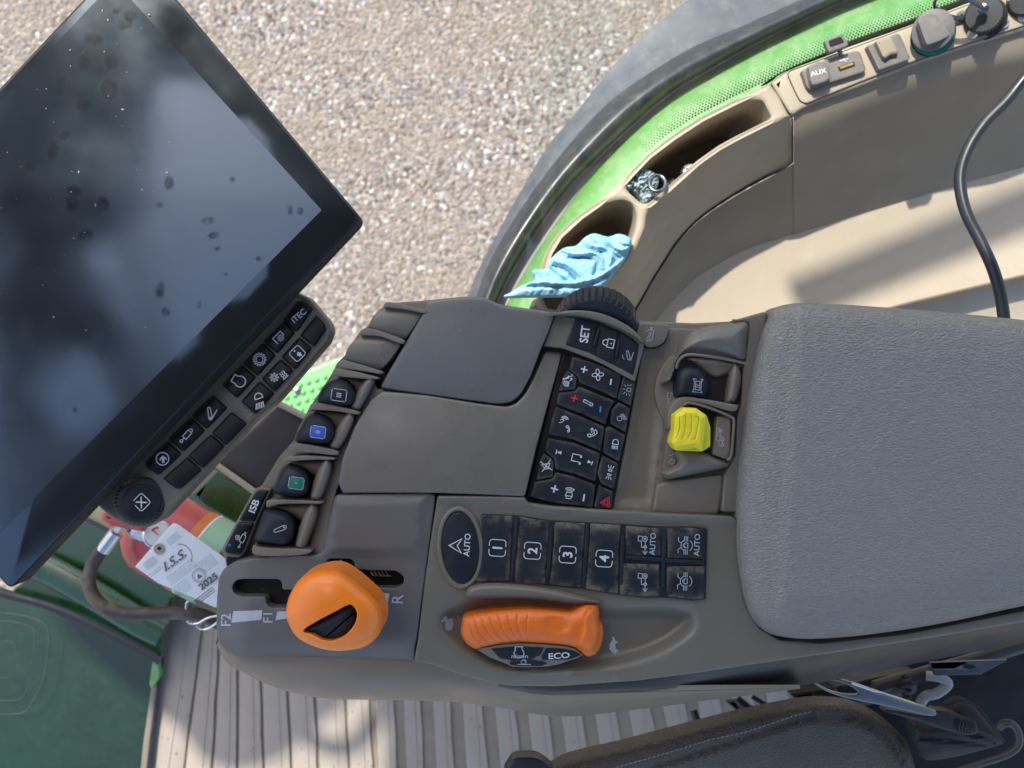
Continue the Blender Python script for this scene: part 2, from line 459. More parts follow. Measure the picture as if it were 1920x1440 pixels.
M['steel'] = pmat('brushed steel', (.55, .55, .54), .3, 900, .1, .1, metal=1)
M['cable'] = pmat('cable rubber', (.012, .016, .020), .4, 900, .1, .1)
M['leather'] = pmat('dark leather', (.070, .058, .050), .38, 480, .8, .1, gtype='leather', gdist=.0006)
M['redpaint'] = pmat('red paint', (.43, .05, .05), .35, 900, 0, .1, coat=.3)
M['hose'] = pmat('dusty rubber hose', (.045, .036, .030), .55, 900, .2, .2, dust=.6, dustcol=(.3, .24, .18))
M['paper'] = pmat('white card', (.72, .74, .76), .7, 900, .05, .05)
M['ink'] = pmat('dark ink', (.10, .09, .09), .6, 900, 0, .1)
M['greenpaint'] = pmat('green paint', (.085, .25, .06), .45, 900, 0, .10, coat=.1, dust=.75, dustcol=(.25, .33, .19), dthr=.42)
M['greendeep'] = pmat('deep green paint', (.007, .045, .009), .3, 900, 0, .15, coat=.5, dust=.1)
M['greenstep'] = pmat('green step plastic', (.13, .34, .13), .5, 900, .1, .1)
M['fender'] = pmat('dusty black rubber', (.020, .026, .032), .34, 900, .2, .2, dust=.55, dustcol=(.14, .13, .12))
M['fenderlip'] = pmat('grey dusty rubber', (.058, .068, .082), .38, 900, .2, .2, dust=.5, dustcol=(.2, .19, .18))
M['stripe'] = pmat('grey seal', (.20, .20, .195), .6, 900, .2, .1)
M['mat'] = pmat('rubber floor rib', (.275, .24, .20), .7, 900, .3, .08, dust=.5, dustcol=(.30, .25, .2))
M['matdirt'] = pmat('dirty floor groove', (.21, .17, .13), .8, 500, .6, .25)
M['fabric'] = pmat('black belt fabric', (.016, .019, .024), .7, 1800, .5, .2)
M['beige'] = pmat('beige trim', (.34, .28, .20), .6, 900, .1, .06)
M['roof'] = pmat('roof lining', (.105, .105, .105), .85, 600, .2, .05)
M['gold'] = pmat('brass contact', (.6, .4, .12), .35, 900, 0, .2, metal=1)
M['dirtcap'] = pmat('dusty cap', (.13, .12, .115), .6, 900, .3, .15, dust=.9, dustcol=(.27, .21, .15))
M['teal'] = pmat('teal ring', (.01, .22, .18), .4, 900, 0, .1)
def glassmat(name, tint=(1, 1, 1), refl=.08, rough=.02):
    m, t, b = newmat(name); t.nodes.remove(b); L = t.links.new
    o = t.nodes['Material Output']; tr = N(t, 'ShaderNodeBsdfTransparent'); tr.inputs[0].default_value = tint+(1,)
    g = N(t, 'ShaderNodeBsdfGlossy'); g.inputs['Roughness'].default_value = rough
    mx = N(t, 'ShaderNodeMixShader'); mx.inputs[0].default_value = refl; L(tr.outputs[0], mx.inputs[1]); L(g.outputs[0], mx.inputs[2]); L(mx.outputs[0], o.inputs[0])
    return m
M['glass'] = glassmat('window glass', (.93, .97, .96), .05)
# gravel
def gravelmat():
    m, t, b = newmat('gravel'); L = t.links.new; geo = N(t, 'ShaderNodeNewGeometry')
    outs = []
    v = N(t, 'ShaderNodeTexVoronoi'); v.inputs['Scale'].default_value = 100; v.inputs['Randomness'].default_value = 1
    w = N(t, 'ShaderNodeTexNoise'); w.inputs['Scale'].default_value = 40; w.inputs['Detail'].default_value = 3; L(geo.outputs['Position'], w.inputs['Vector'])
    vm = N(t, 'ShaderNodeVectorMath'); vm.operation = 'MULTIPLY_ADD'; vm.inputs[1].default_value = (.016, .016, .016); L(w.outputs['Color'], vm.inputs[0]); L(geo.outputs['Position'], vm.inputs[2])
    L(vm.outputs[0], v.inputs['Vector'])
    sp = N(t, 'ShaderNodeSeparateColor'); L(v.outputs['Color'], sp.inputs[0])
    cr = N(t, 'ShaderNodeValToRGB'); cr.color_ramp.interpolation = 'CONSTANT'; e = cr.color_ramp.elements
    cols = [(0, (.13, .10, .08)), (.16, (.28, .22, .18)), (.32, (.40, .34, .28)), (.48, (.21, .21, .22)), (.62, (.33, .27, .22)), (.74, (.46, .41, .36)), (.84, (.27, .27, .28)), (.92, (.74, .71, .67)), (.97, (.40, .24, .15))]
    e[0].position = 0; e[0].color = cols[0][1]+(1,); e[1].position = cols[1][0]; e[1].color = cols[1][1]+(1,)
    for p, c in cols[2:]: x = e.new(p); x.color = c+(1,)
    L(sp.outputs[0], cr.inputs[0])
    n2 = N(t, 'ShaderNodeTexNoise'); n2.inputs['Scale'].default_value = 3.2; n2.inputs['Detail'].default_value = 8; n2.inputs['Roughness'].default_value = .68
    mp = N(t, 'ShaderNodeMapping'); mp.inputs['Rotation'].default_value = (0, 0, radians(-32)); mp.inputs['Scale'].default_value = (.5, 1.7, 1); L(geo.outputs['Position'], mp.inputs['Vector']); L(mp.outputs[0], n2.inputs['Vector'])
    mr = N(t, 'ShaderNodeMapRange'); mr.inputs[1].default_value = .42; mr.inputs[2].default_value = .62; mr.inputs[4].default_value = .68; L(n2.outputs['Fac'], mr.inputs[0])
    mx = N(t, 'ShaderNodeMix'); mx.data_type = 'RGBA'; L(mr.outputs[0], mx.inputs[0]); L(cr.outputs[0], mx.inputs[6]); mx.inputs[7].default_value = (.33, .255, .19, 1)
    n3 = N(t, 'ShaderNodeTexNoise'); n3.inputs['Scale'].default_value = 300; n3.inputs['Detail'].default_value = 2; L(geo.outputs['Position'], n3.inputs['Vector'])
    mm = N(t, 'ShaderNodeMix'); mm.data_type = 'RGBA'; mm.blend_type = 'OVERLAY'; mm.inputs[0].default_value = .5; L(mx.outputs[2], mm.inputs[6]); L(n3.outputs['Color'], mm.inputs[7])
    hs = N(t, 'ShaderNodeHueSaturation'); hs.inputs['Saturation'].default_value = .9; hs.inputs['Value'].default_value = .80; hs.inputs['Hue'].default_value = .51; L(mm.outputs[2], hs.inputs['Color'])
    L(hs.outputs[0], b.inputs['Base Color']); b.inputs['Roughness'].default_value = .9
    bp = N(t, 'ShaderNodeBump'); bp.inputs['Strength'].default_value = 1; bp.inputs['Distance'].default_value = .012; bp.invert = True
    L(v.outputs['Distance'], bp.inputs['Height']); L(bp.outputs[0], b.inputs['Normal'])
    return m
M['gravel'] = gravelmat()
# monitor glass
def screenmat(name, base, rough, sm, ior=2.1):
    m, t, b = newmat(name); L = t.links.new; geo = N(t, 'ShaderNodeNewGeometry')
    n = N(t, 'ShaderNodeTexNoise'); n.inputs['Scale'].default_value = 18; n.inputs['Detail'].default_value = 6; L(geo.outputs['Position'], n.inputs['Vector'])
    v = N(t, 'ShaderNodeTexVoronoi'); v.inputs['Scale'].default_value = 30; v.inputs['Randomness'].default_value = 1; L(geo.outputs['Position'], v.inputs['Vector'])
    f = N(t, 'ShaderNodeTexNoise'); f.inputs['Scale'].default_value = 900; f.inputs['Detail'].default_value = 3; L(geo.outputs['Position'], f.inputs['Vector'])
    mr = N(t, 'ShaderNodeMapRange'); mr.inputs[1].default_value = .35; mr.inputs[2].default_value = .7; mr.inputs[3].default_value = rough*.6; mr.inputs[4].default_value = rough*1.6; L(n.outputs['Fac'], mr.inputs[0])
    L(mr.outputs[0], b.inputs['Roughness'])
    # dust film
    md = N(t, 'ShaderNodeMath'); md.operation = 'MULTIPLY'; L(n.outputs['Fac'], md.inputs[0]); L(f.outputs['Fac'], md.inputs[1])
    m1 = N(t, 'ShaderNodeMix'); m1.data_type = 'RGBA'; L(md.outputs[0], m1.inputs[0]); m1.inputs[6].default_value = base+(1,); m1.inputs[7].default_value = tuple(c*1.8+sm for c in base)+(1,)
    L(m1.outputs[2], b.inputs['Base Color']); b.inputs['Specular Tint'].default_value = (.72, .87, 1, 1); b.inputs['IOR'].default_value = ior; b.inputs['Specular IOR Level'].default_value = .5
    return m
M['screen'] = screenmat('screen glass', (.008, .012, .017), .12, .012)
M['bezel'] = screenmat('bezel glass', (.005, .007, .010), .13, .006, 1.95)
M['smudge'] = pmat('finger grease', (.010, .013, .014), .75, 900, 0, .3)
# ================================================================ SETTING
gz = -7400
g = skin('gravel_ground', [[(960-30000, 720-30000, gz), (960+30000, 720-30000, gz)], [(960-30000, 720+30000, gz), (960+30000, 720+30000, gz)]], M['gravel'], n=2, smooth_lines=False, cross=False)
tag(g, kind='structure')
# cab floor: dirty sheet with one ribbed mat on it
FZ = -1900
fo = relief('cab_floor', [(311, 1095), (262, 1460), (250, 1640), (2100, 1640), (2100, 1180), (1300, 1100)], FZ-12, M['matdirt'], r=0, depth=60)
tag(fo, kind='structure')
mat_root = thing('floor_mat', 900, 1400, FZ-20, 'grey ribbed rubber mat on the cab floor below the console', 'floor mat')
ribs = [((x0, 1180), (x1, 1440)) for x0, x1 in b6([(375, 0), (462, 0), (552, 0), (660, 0), (785, 0), (922, 0), (1066, 0), (1212, 0), (1360, 0), (1506, 0), (1650, 0), (1798, 0)]) for x0, x1 in [(x0, 0)]]
tops = [240+x/2.667 for x in (190, 375, 462, 552, 660, 785, 922, 1066, 1212, 1360, 1506, 1650, 1798, 1950, 2105, 2265, 2430, 2600, 2770, 2940, 3110, 3280, 3450, 3620)]
bots = [240+x/2.667 for x in (60, 285, 425, 550, 680, 820, 955, 1110, 1250, 1390, 1540, 1690, 1860, 2030, 2200, 2375, 2550, 2730, 2910, 3090, 3270, 3450, 3630, 3800)]
V = []; F = []
for i in range(len(tops)-1):
    gap = 2.2 if i < 7 else 2.2+min(20, (i-6)*7)
    a, b, c, d = tops[i]+1.5, tops[i+1]-gap, bots[i+1]-gap, bots[i]+1.5
    y0, y1 = 1150, 1600; ex = (y1-1180)/260.0; e0 = (y0-1180)/260.0
    def xx(t, bo, e): return t+(bo-t)*e
    prof = [(0, -14), (.02, -3), (.06, 0), (.60, 0), (.615, 3), (.64, 3), (.655, 0), (.94, 0), (.98, -3), (1, -14)]
    ys = [y0+(y1-y0)*k/8 for k in range(9)]; s0 = len(V)
    for y in ys:
        e = (y-1180)/260.0; L0 = xx(a, d, e); R0 = xx(b, c, e)
        wob = 1.2*sin(y*.05+i*1.7)
        for u, z in prof: V.append(P(L0+(R0-L0)*u+wob*(u > .9), y, FZ+z))
    n_ = len(prof)
    for k in range(8):
        for j in range(n_-1): F.append((s0+k*n_+j, s0+k*n_+j+1, s0+(k+1)*n_+j+1, s0+(k+1)*n_+j))
mkobj('mat_ribs', V, F, M['mat'], mat_root, merge=False)
# crumbs of dirt on the mat
V = []; F = []
for k in range(150):
    x = random.uniform(300, 1500); y = random.uniform(1230, 1440); r = random.choice([1, 1.5, 2, 3]); c = P(x, y, FZ+2); s0 = len(V)
    for j in range(6): V.append(c+Vector((cos(j)*r*random.uniform(.6, 1.2), sin(j)*r*random.uniform(.6, 1.3), 0))*S*2)
    V.append(c+Vector((0, 0, r*1.5*S)))
    F += [(s0+j, s0+(j+1) % 6, s0+6) for j in range(6)]
tag(mkobj('dirt_crumbs', V, F, M['matdirt'], None, merge=False), 'tiny crumbs of dirt scattered over the ribbed floor mat', 'dirt', kind='stuff')

# ---- cab roof above the camera (openings shaped for the monitor reflection), added shadow tab, ring and bars: what shades the console and shows in the monitor
def W3(x, y, z): return Vector((x*S, y*S, z*S))
def slabW(name, poly, holes, z0, th, mat, parent=None):
    pts = [Vector(p) for p in poly]; e = [(i, (i+1) % len(poly)) for i in range(len(poly))]
    for h in holes:
        s = len(pts); pts += [Vector(p) for p in h]; e += [(s+i, s+(i+1) % len(h)) for i in range(len(h))]
    r = delaunay_2d_cdt(pts, e, [], 0, 1e-4); v = r[0]; V = []; F = []
    for z in (z0, z0+th):
        s = len(V); V += [W3(p.x, p.y, z) for p in v]
        for f in r[2]:
            cx = np.array([sum(v[i].x for i in f)/3]); cy = np.array([sum(v[i].y for i in f)/3])
            if inside(cx, cy, poly)[0] and not any(inside(cx, cy, h)[0] for h in holes): F.append(tuple(s+i for i in f))
    for lp in [poly]+list(holes):
        s = len(V); n = len(lp)
        for p in lp: V += [W3(p[0], p[1], z0), W3(p[0], p[1], z0+th)]
        F += [(s+2*i, s+2*((i+1) % n), s+2*((i+1) % n)+1, s+2*i+1) for i in range(n)]
    return mkobj(name, V, F, mat, parent)
RZ = 2900
roof = thing('cab_roof', 960, 720, 0, 'cab roof with openings shaped for the monitor reflection', 'roof')
hole1 = [(-1640, 1120), (-1100, 1090), (-600, 900), (-560, 300), (-1000, -250), (-1700, -600), (-1850, -227), (-2110, 215), (-1768, 429), (-1710, 686)]  # openings shaped to give the bright patches mirrored in the monitor
hole2 = [(-2423, -483), (-2138, -241), (-1967, -298), (-1876, -540), (-1924, -654), (-2167, -876), (-2281, -796)]
slabW('roof_panel', [(-2500, -1900), (-2500, 2000), (2600, 2000), (2600, -1900)], [rnd(hole1, 60), rnd(hole2, 60)], RZ, 200, M['roof'], roof)
slabW('floor_shadow_tab', spl([(-2505, 1700), (-2655, 1600), (-2876, 1414), (-3000, 1310), (-3171, 1256), (-3330, 1300), (-3466, 1460), (-3900, 1750), (-4300, 2300), (-3600, 2600), (-2505, 2400)], 4), [], RZ+10, 120, M['roof'], roof)  # unseen tab added to throw the curved shadow on the floor mat
tubeW('floor_shadow_ring', [W3(*p) for p in spl([(-2880, 1520, RZ), (-2850, 1360, RZ), (-2770, 1285, RZ), (-2650, 1285, RZ), (-2570, 1370, RZ), (-2510, 1480, RZ)], 6, False)], 38, M['black'], roof, n=14)  # unseen loop added to throw a D-shaped shadow on the floor
for q_, r_ in (((-1839, 415, RZ+40), (-1682, -198, RZ+40), (-1600, -620, RZ+40)), 20), (((-1725, 400, RZ+40), (-1631, -198, RZ+40), (-1580, -620, RZ+40)), 10):
    tubeW('reflection_bar', [W3(*p) for p in q_], r_, M['black'], roof, n=8)  # bars added for the narrow dark bands mirrored in the screen
# ================================================================ CONSOLE
con = thing('armrest_console', 960, 900, -200, 'long brown and grey armrest console covered with switches and levers', 'control console')
base_poly = f4([(895,80),(850,130),(800,200),(765,222),(720,290),(680,355),(645,385),(618,440),(560,530),(500,620),(440,730),(420,790),(340,880),(250,1030),(215,1042),(130,1200),(48,1362),(60,1400),(110,1430)])+[(425,1100),(412,1140),(409,1190),(425,1225),(600,1236),(776,1240),(850,1262),(940,1283),(1200,1275),(1450,1239),(1920,1160),(2400,1090),(2400,650),(1600,610),(1440,600),(1300,606),(1200,602),(1040,586),(938,571),(905,557),(870,556),(800,563)]
relief('base', rnd(base_poly, 4, 2), -44, M['brown'], con, r=4, depth=260, flare=0)
# ---- front side shell (taupe) under the gear plate and body
top_l = [(414,1180,-52),(424,1200,-48),(440,1212,-46),(500,1216,-44),(600,1218,-44),(700,1222,-44),(776,1226,-44),(813,1234,-40),(860,1250,-38),(920,1268,-38),(1000,1282,-38),(1144,1286,-40),(1348,1284,-46),(1500,1284,-60)]
mid_l = [(409,1205,-110),(426,1236,-84),(450,1250,-70),(510,1268,-60),(600,1286,-55),(700,1292,-55),(790,1293,-58),(850,1296,-62),(920,1305,-70),(985,1315,-75),(1060,1322,-80),(1150,1316,-90),(1348,1303,-100),(1500,1290,-110)]
low_l = [(405,1205,-260),(426,1240,-230),(462,1262,-215),(520,1290,-200),(600,1308,-200),(700,1312,-200),(800,1314,-200),(870,1318,-205),(940,1328,-215),(1010,1340,-220),(1075,1343,-225),(1180,1332,-230),(1340,1310,-235),(1500,1288,-240)]
und_l = [(p[0]+ (960-p[0])*.02, p[1]-34, -420) for p in low_l]
skin('side_shell', [top_l, mid_l, low_l, und_l], M['shell'], con, n=90, m=7)
# dark band right of it
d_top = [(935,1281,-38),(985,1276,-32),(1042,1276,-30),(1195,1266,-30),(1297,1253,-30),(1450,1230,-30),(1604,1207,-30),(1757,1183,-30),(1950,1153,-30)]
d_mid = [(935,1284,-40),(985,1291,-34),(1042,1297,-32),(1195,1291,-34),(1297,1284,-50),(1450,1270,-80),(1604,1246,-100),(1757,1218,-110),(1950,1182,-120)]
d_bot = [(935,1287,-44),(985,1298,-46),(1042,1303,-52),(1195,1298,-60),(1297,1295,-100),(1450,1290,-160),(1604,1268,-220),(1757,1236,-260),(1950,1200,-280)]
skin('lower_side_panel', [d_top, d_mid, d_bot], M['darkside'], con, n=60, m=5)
tube('side_seam', [(1033,1304,-26),(1200,1298,-30),(1348,1294,-48),(1470,1290,-60)], 1.0, M['shell'], con, n=6)

# ---- gear plate with the slot
gp = f5([(820,90),(1100,84),(1385,78),(1430,92),(1404,300),(1362,610),(1330,850),(1296,1108)])+f5([(1100,1097),(700,1080),(400,1078),(200,1080),(130,1040),(95,980),(84,880),(88,720),(100,600),(130,545),(200,497),(300,478),(450,463),(600,458),(700,457),(740,430),(770,260),(795,140)])
slot = f5([(245,607),(465,607),(488,628),(490,672),(700,674),(742,640),(745,530),(752,505),(780,482),(905,482),(932,502),(936,545),(1060,552),(1190,557),(1232,590),(1237,620),(1225,648),(1185,664),(1000,664),(880,700),(870,783),(425,783),(392,765),(385,715),(240,715),(195,698),(180,665),(190,630),(215,612)])
blk = f5([(790,100),(1390,90),(1300,1100),(1215,1085),(1290,600),(700,440)])
gpz = zsum(plane(0, 600, 1100, .012, 0), lambda X, Y: -70*sstep((470-X)/70)*.35, lambda X, Y: -26*sstep((Y-1195)/48), dish(f5([(800,110),(1375,98),(1330,470),(760,455)]), 7, 6))
relief('gear_plate', rnd(gp, 5), gpz, M['grey'], con, r=5, depth=46, step=9, holes=[rnd(slot, 4)], hr=2, hd=26)
relief('slot_liner', f5([(150,440),(1290,440),(1290,820),(150,820)]), -34, M['void'], con, r=0, depth=5)
relief('shift_gate', f5([(560,640),(900,640),(880,800),(540,800)]), -30, M['black'], con, r=3, depth=20)
sp = []
for i in range(9):
    sp.append(f5(1070+i*4, 552+i*2))
for i in range(5):
    tube('spring_coil', [(*f5(1030+i*22, 560-i*2), -24), (*f5(1050+i*22, 585), -18), (*f5(1085+i*18, 590), -20)], .8, M['gold'], con, n=6)
tube('shift_rod', [(*f5(845,490), -20), (*f5(880,535), -14), (*f5(950,545), -14), (*f5(1060,553), -18)], 1.2, M['steel'], con, n=6)
# scale printed on the plate
gzp = lambda X, Y: gpz(X, Y)
def pr(name, lst, m, zf, par=con, lift=.8):
    return relief(name, lst[0], zsum(zf, lift), m, par, r=0, depth=1.2, step=5)
pr('scale_wedge', [f5([(188,806),(366,800),(360,858),(176,876)])], M['grimy'], gzp)
pr('scale_wedge', [f5([(458,808),(530,806),(530,848),(447,860)])], M['grimy'], gzp)
pr('scale_wedge', [f5([(1040,694),(1146,697),(1137,752),(1060,735)])], M['grimy'], gzp)
pr('scale_mark', [f5([(1098,838),(1130,838),(1130,844),(1098,844)])], M['grimy'], gzp)
pr('scale_mark', [f5([(1112,838),(1118,838),(1118,856),(1112,856)])], M['grimy'], gzp)
text('letter_mark', 'F2', *f5(142,858), 26, 90, gzp, M['grimy'], con, .01)
text('letter_mark', 'F1', *f5(400,846), 25, 90, gzp, M['grimy'], con, .01)
text('letter_mark', 'R', *f5(1195,729), 30, 88, gzp, M['grimy'], con, .008)

# ---- gear lever: orange knob with thumbwheel
kn = f5([(512,800),(522,740),(545,685),(590,615),(650,568),(720,548),(790,543),(850,552),(905,585),(960,635),(1010,675),(1055,715),(1090,765),(1108,820),(1106,880),(1085,945),(1040,995),(985,1028),(920,1043),(850,1048),(780,1046),(710,1030),(650,1008),(590,975),(545,920),(520,865)])
kn = spl(kn, 3)
top = spl(f5([(530,790),(545,720),(600,640),(690,590),(790,580),(880,612),(940,680),(985,760),(1000,850),(965,940),(900,1000),(800,1018),(700,1000),(620,965),(560,910),(535,850)]), 4)
lens = spl(f5([(618,925),(700,868),(800,815),(890,768),(925,775),(948,820),(935,880),(900,930),(860,965),(800,985),(740,980),(680,950)]), 5)

def partempty(name, px, py, z, parent):
    o = bpy.data.objects.new(name, None); o.empty_display_size = .01; link(o, parent, P(px, py, z)); return o
kn = spl(kn[::5], 4)
kz = zsum(122, rdome(kn, 42, 2.6, f5(800, 780)))
lens_h = lens
def kzf(X, Y):
    return kz(X, Y)-9*np.where(inside(X, Y, offs(lens, -6)), sstep(1-pdist(X, Y, lens)/6), 0)*(~inside(X, Y, lens))
gl = relief('gear_lever', kn, kz, M['orange'], con, r=13, seg=7, depth=70, step=3.2, holes=[lens], hd=34, hr=2.5, sharp=60)
lathe('lever_shaft', (*f5(760,760), -30), (*f5(800,800), 110), [(0,26),(90,28),(130,34)], M['black'], gl, 24)
# thumbwheel: a ribbed disc standing in the lens-shaped opening
lq = offs(lens, 1.5)
rg = [groove([f5(750+k*22-20, 985-k*19), f5(790+k*22+10, 930-k*19)], 2.6, 1.9) for k in range(-1, 9)]
tw = relief('thumbwheel', lq, zsum(136, rdome(lq, 12, 2.2), *rg), M['rubber'], gl, r=0, depth=24, step=1.6, sharp=60)
relief('wheel_recess', offs(lens, -4), 92, M['void'], gl, r=0, depth=4)
tubeW('mould_line', [P(x, y, float(kz(np.array([x]), np.array([y]))[0])-.3) for x, y in spl(f5([(640,835),(760,770),(860,715),(930,680)]), 5, False)], .45, M['orange2'], gl, n=6)

# ---- left lever bays
relief('bay_floor', rnd(f4([(560,560),(640,440),(850,470),(480,1385),(215,1385),(300,1100),(420,850)]), 4), -40, M['brown'], con, r=2, depth=8)
voids = [[(690,470),(822,462),(755,632),(560,600)], [(590,655),(722,650),(645,838),(470,800)], [(470,910),(602,895),(545,1104),(360,1075)], [(390,1140),(530,1128),(472,1358),(300,1330)]]
for v in voids: relief('bay_recess', rnd(f4(v), 3), -34, M['void'], con, r=1, depth=4)
relief('slope_facet', rnd(f4([(838,488),(848,520),(892,528),(810,655),(715,850),(640,1055),(612,1150),(580,1388),(486,1380),(548,1130),(625,890),(745,655)]), 3), zsum(-18, plane(0, 640, 850, .25, .08)), M['brown'], con, r=4, depth=30, step=8)
fins = [ [(620,440),(625,424),(650,418),(740,434),(852,462),(846,474),(760,470),(640,458)], [(650,388),(668,375),(720,384),(870,430),(866,446),(790,434),(655,412)],
 [(500,615),(518,598),(560,597),(650,612),(752,640),(745,657),(640,640),(530,634),(503,640)], [(392,822),(410,808),(470,808),(560,824),(642,846),(633,868),(520,857),(405,850)],
 [(366,892),(382,877),(440,871),(500,870),(626,880),(620,892),(540,892),(440,898),(375,905)], [(275,1115),(290,1101),(400,1099),(557,1108),(551,1121),(460,1120),(340,1124),(282,1140)],
 [(205,1345),(215,1333),(245,1345),(350,1351),(500,1358),(485,1382),(350,1392),(215,1386)],
 [(763,232),(775,213),(830,212),(900,234),(988,268),(986,288),(955,284),(860,250),(770,244)], [(885,95),(900,74),(960,80),(1040,98),(1102,116),(1096,132),(1000,112),(900,100)] ]
for i, f in enumerate(fins):
    q = spl(f4(f), 3); relief('fin', q, 14 if i > 6 else 10, M['brown'], con, r=2.2, depth=50)
# curved inner walls below the fins
walls = [[(640,460),(760,472),(846,476),(830,500),(790,560),(730,540),(690,490)], [(510,640),(640,642),(745,660),(700,700),(650,740),(600,700),(550,660)],
         [(400,905),(540,894),(618,894),(600,930),(545,980),(480,950),(410,920)], [(300,1140),(400,1124),(548,1122),(520,1160),(470,1210),(400,1180),(330,1155)]]
for w in walls:
    relief('bay_wall', spl(f4(w), 3), zsum(-26, dome(spl(f4(w), 3), 12, 16)), M['brown'], con, r=0, depth=16, step=4)
pads = [[(805,462),(830,468),(834,492),(800,565),(770,618),(748,636),(718,622),(720,592),(760,512)], [(700,645),(724,652),(730,690),(700,760),(662,822),(640,838),(607,826),(615,782),(655,700)],
        [(580,890),(604,896),(610,940),(590,1010),(562,1082),(540,1103),(505,1092),(510,1040),(545,940)], [(502,1122),(530,1130),(537,1180),(510,1260),(482,1332),(464,1357),(430,1346),(430,1300),(465,1185)]]
for p in pads:
    q = spl(f4(p), 4); relief('paddle', q, zsum(-6, dome(q, 18, 12)), M['brown'], con, r=0, depth=30, step=3)
levs = [[(540,590),(556,535),(590,490),(640,470),(690,478),(728,520),(742,572),(722,606),(690,617),(620,608)], [(422,792),(450,722),(488,665),(520,650),(572,660),(620,700),(636,750),(616,800),(570,813),(500,806)],
        [(312,1060),(330,980),(358,926),(400,914),(460,936),(496,985),(496,1050),(470,1080),(410,1086)], [(215,1312),(238,1222),(262,1158),(290,1145),(350,1152),(402,1180),(424,1240),(412,1308),(372,1337),(300,1330)]]
capc = [(655,545),(545,740),(430,1000),(345,1240)]
labs = ['black lever cap marked III', 'black lever cap with a blue II tag', 'black lever cap with a green tag', 'black lever cap with an arm symbol']
levo = []
for k, p in enumerate(levs):
    q = spl(f4(p), 4); c = f4(*capc[k]); cap = spl(offs(q, 7)[::3], 3)
    zf = zsum(-8, rdome(q, 36, 3.2))
    o = relief('hydraulic_lever', q, zf, M['rubber'], con, r=0, depth=34, step=3.0, sharp=60); o['label'] = labs[k]; levo.append((o, zf))
def rrect(w, h, r=.25): 
    o = []
    for cx, cy, a in ((w-r, h-r, 0), (-w+r, h-r, 90), (-w+r, -h+r, 180), (w-r, -h+r, 270)):
        o += circ(cx, cy, r, 4, a, a+90)
    return o+[o[0]]
for k, (c, m, tx) in enumerate([((652,556), None, 'III'), ((543,748), 'bluetag', 'II'), ((430,1013), 'greentag', 'I'), ((345,1252), None, '')]):
    o, zf = levo[k]; cx, cy = f4(*c)
    if m: icon(o, [fill(rrect(.8, 1.0)[:-1])], cx, cy, 13, 82, zf, M[m], name='tag_plate', lift=.6)
    if k < 3:
        icon(o, [rrect(.85, 1.08)[2:7], rrect(.85, 1.08)[7:12], rrect(.85, 1.08)[12:17], rrect(.85, 1.08)[17:]], cx, cy, 13, 82, zf, M['grimy'], w=1.3, lift=1.5)
        text('numeral', tx, cx, cy, 13 if k < 2 else 8, 82, zf, M['grimy'], o, .02, lift=2.2)
    else:
        icon(o, [circ(0, .8, .26, 8, -10, 190)+circ(0, -.8, .36, 8, 180, 370)+[(.26, .75)], circ(0, -.8, .13, 8)], cx, cy, 11, 112, zf, M['grimy'], w=1.4, lift=1.4)
# blank covers
for p in ([(800,204),(825,155),(858,112),(895,93),(990,108),(1092,132),(1050,195),(1000,266),(975,266),(900,238),(830,214)], [(676,368),(700,308),(738,262),(780,242),(830,241),(900,260),(978,292),(925,365),(872,427),(800,408),(720,384)]):
    q = rnd(f4(p), 5); relief('blank_cover', q, zsum(8, crown(sum(p[0] for p in q)/len(q), sum(p[1] for p in q)/len(q), 60, 22, 5)), M['brown_top'], con, r=2.5, depth=45, step=4)
# ISB strip
relief('switch_frame', rnd(f4([(215,1048),(235,1034),(290,1036),(304,1046),(225,1220),(165,1375),(138,1402),(60,1392),(40,1362),(130,1195)]), 5), -24, M['brown'], con, r=4, depth=30)
isb = relief('switch', rnd(f4([(220,1060),(240,1048),(286,1050),(248,1130),(212,1213),(134,1206),(175,1130)]), 3), -18, M['key'], con, r=3, depth=10)
cyl = relief('switch', rnd(f4([(131,1214),(210,1221),(178,1300),(152,1372),(130,1386),(68,1377),(57,1360),(95,1280)]), 4), -18, M['key'], con, r=3, depth=10)
text('writing', 'ISB', *f4(211,1132), 18, 68, -18, M['white'], isb, .02, sx=1.15)
icon(cyl, [[(-1,0),(-.45,0)], circ(-1.1,0,.12,8), [(-.45,-.25),(.5,-.25),(.5,.25),(-.45,.25),(-.45,-.25)], [(.5,-.12),(.85,-.1),(.85,.1),(.5,.12)], circ(-.1,.62,.3,10), circ(-.1,.62,.12,6)], *f4(152,1302), 15, 66, -18, M['grimy'], w=1.2)
icon(cyl, [circ(0,0,.9,4)], *f4(84,1335), 2.5, 66, -18, M['blue'], w=.8)

# ---- upper lid, mid panel, right border
lid = [(797,582),(800,566),(840,560),(880,557),(905,558),(925,567),(945,575),(1000,581),(1040,588),(1030,618),(1014,655),(995,705),(977,738),(960,754),(935,758),(860,748),(760,734),(712,727),(745,670)]
relief('storage_lid', rnd(lid, 8), zsum(14, crown(880, 640, 170, 110, 7), plane(0, 860, 650, .02, -.02)), M['lid'], con, r=4, depth=50, step=10)
mid = [(716,733),(800,741),(900,757),(950,763),(968,757),(985,738),(1000,708),(1018,664),(1024,657),(1055,661),(1032,740),(1005,840),(984,931),(900,927),(812,924),(720,924),(643,925),(634,905),(642,860),(665,800),(695,750)]
relief('mid_cover', rnd(mid, 6), zsum(16, crown(860, 850, 220, 120, 11)), M['brown_top'], con, r=4, depth=50, step=9)
relief('seam_shadow_strip', rnd([(640,915),(815,915),(1000,930),(1000,945),(640,945)], 2), -20, M['void'], con, r=0, depth=8)

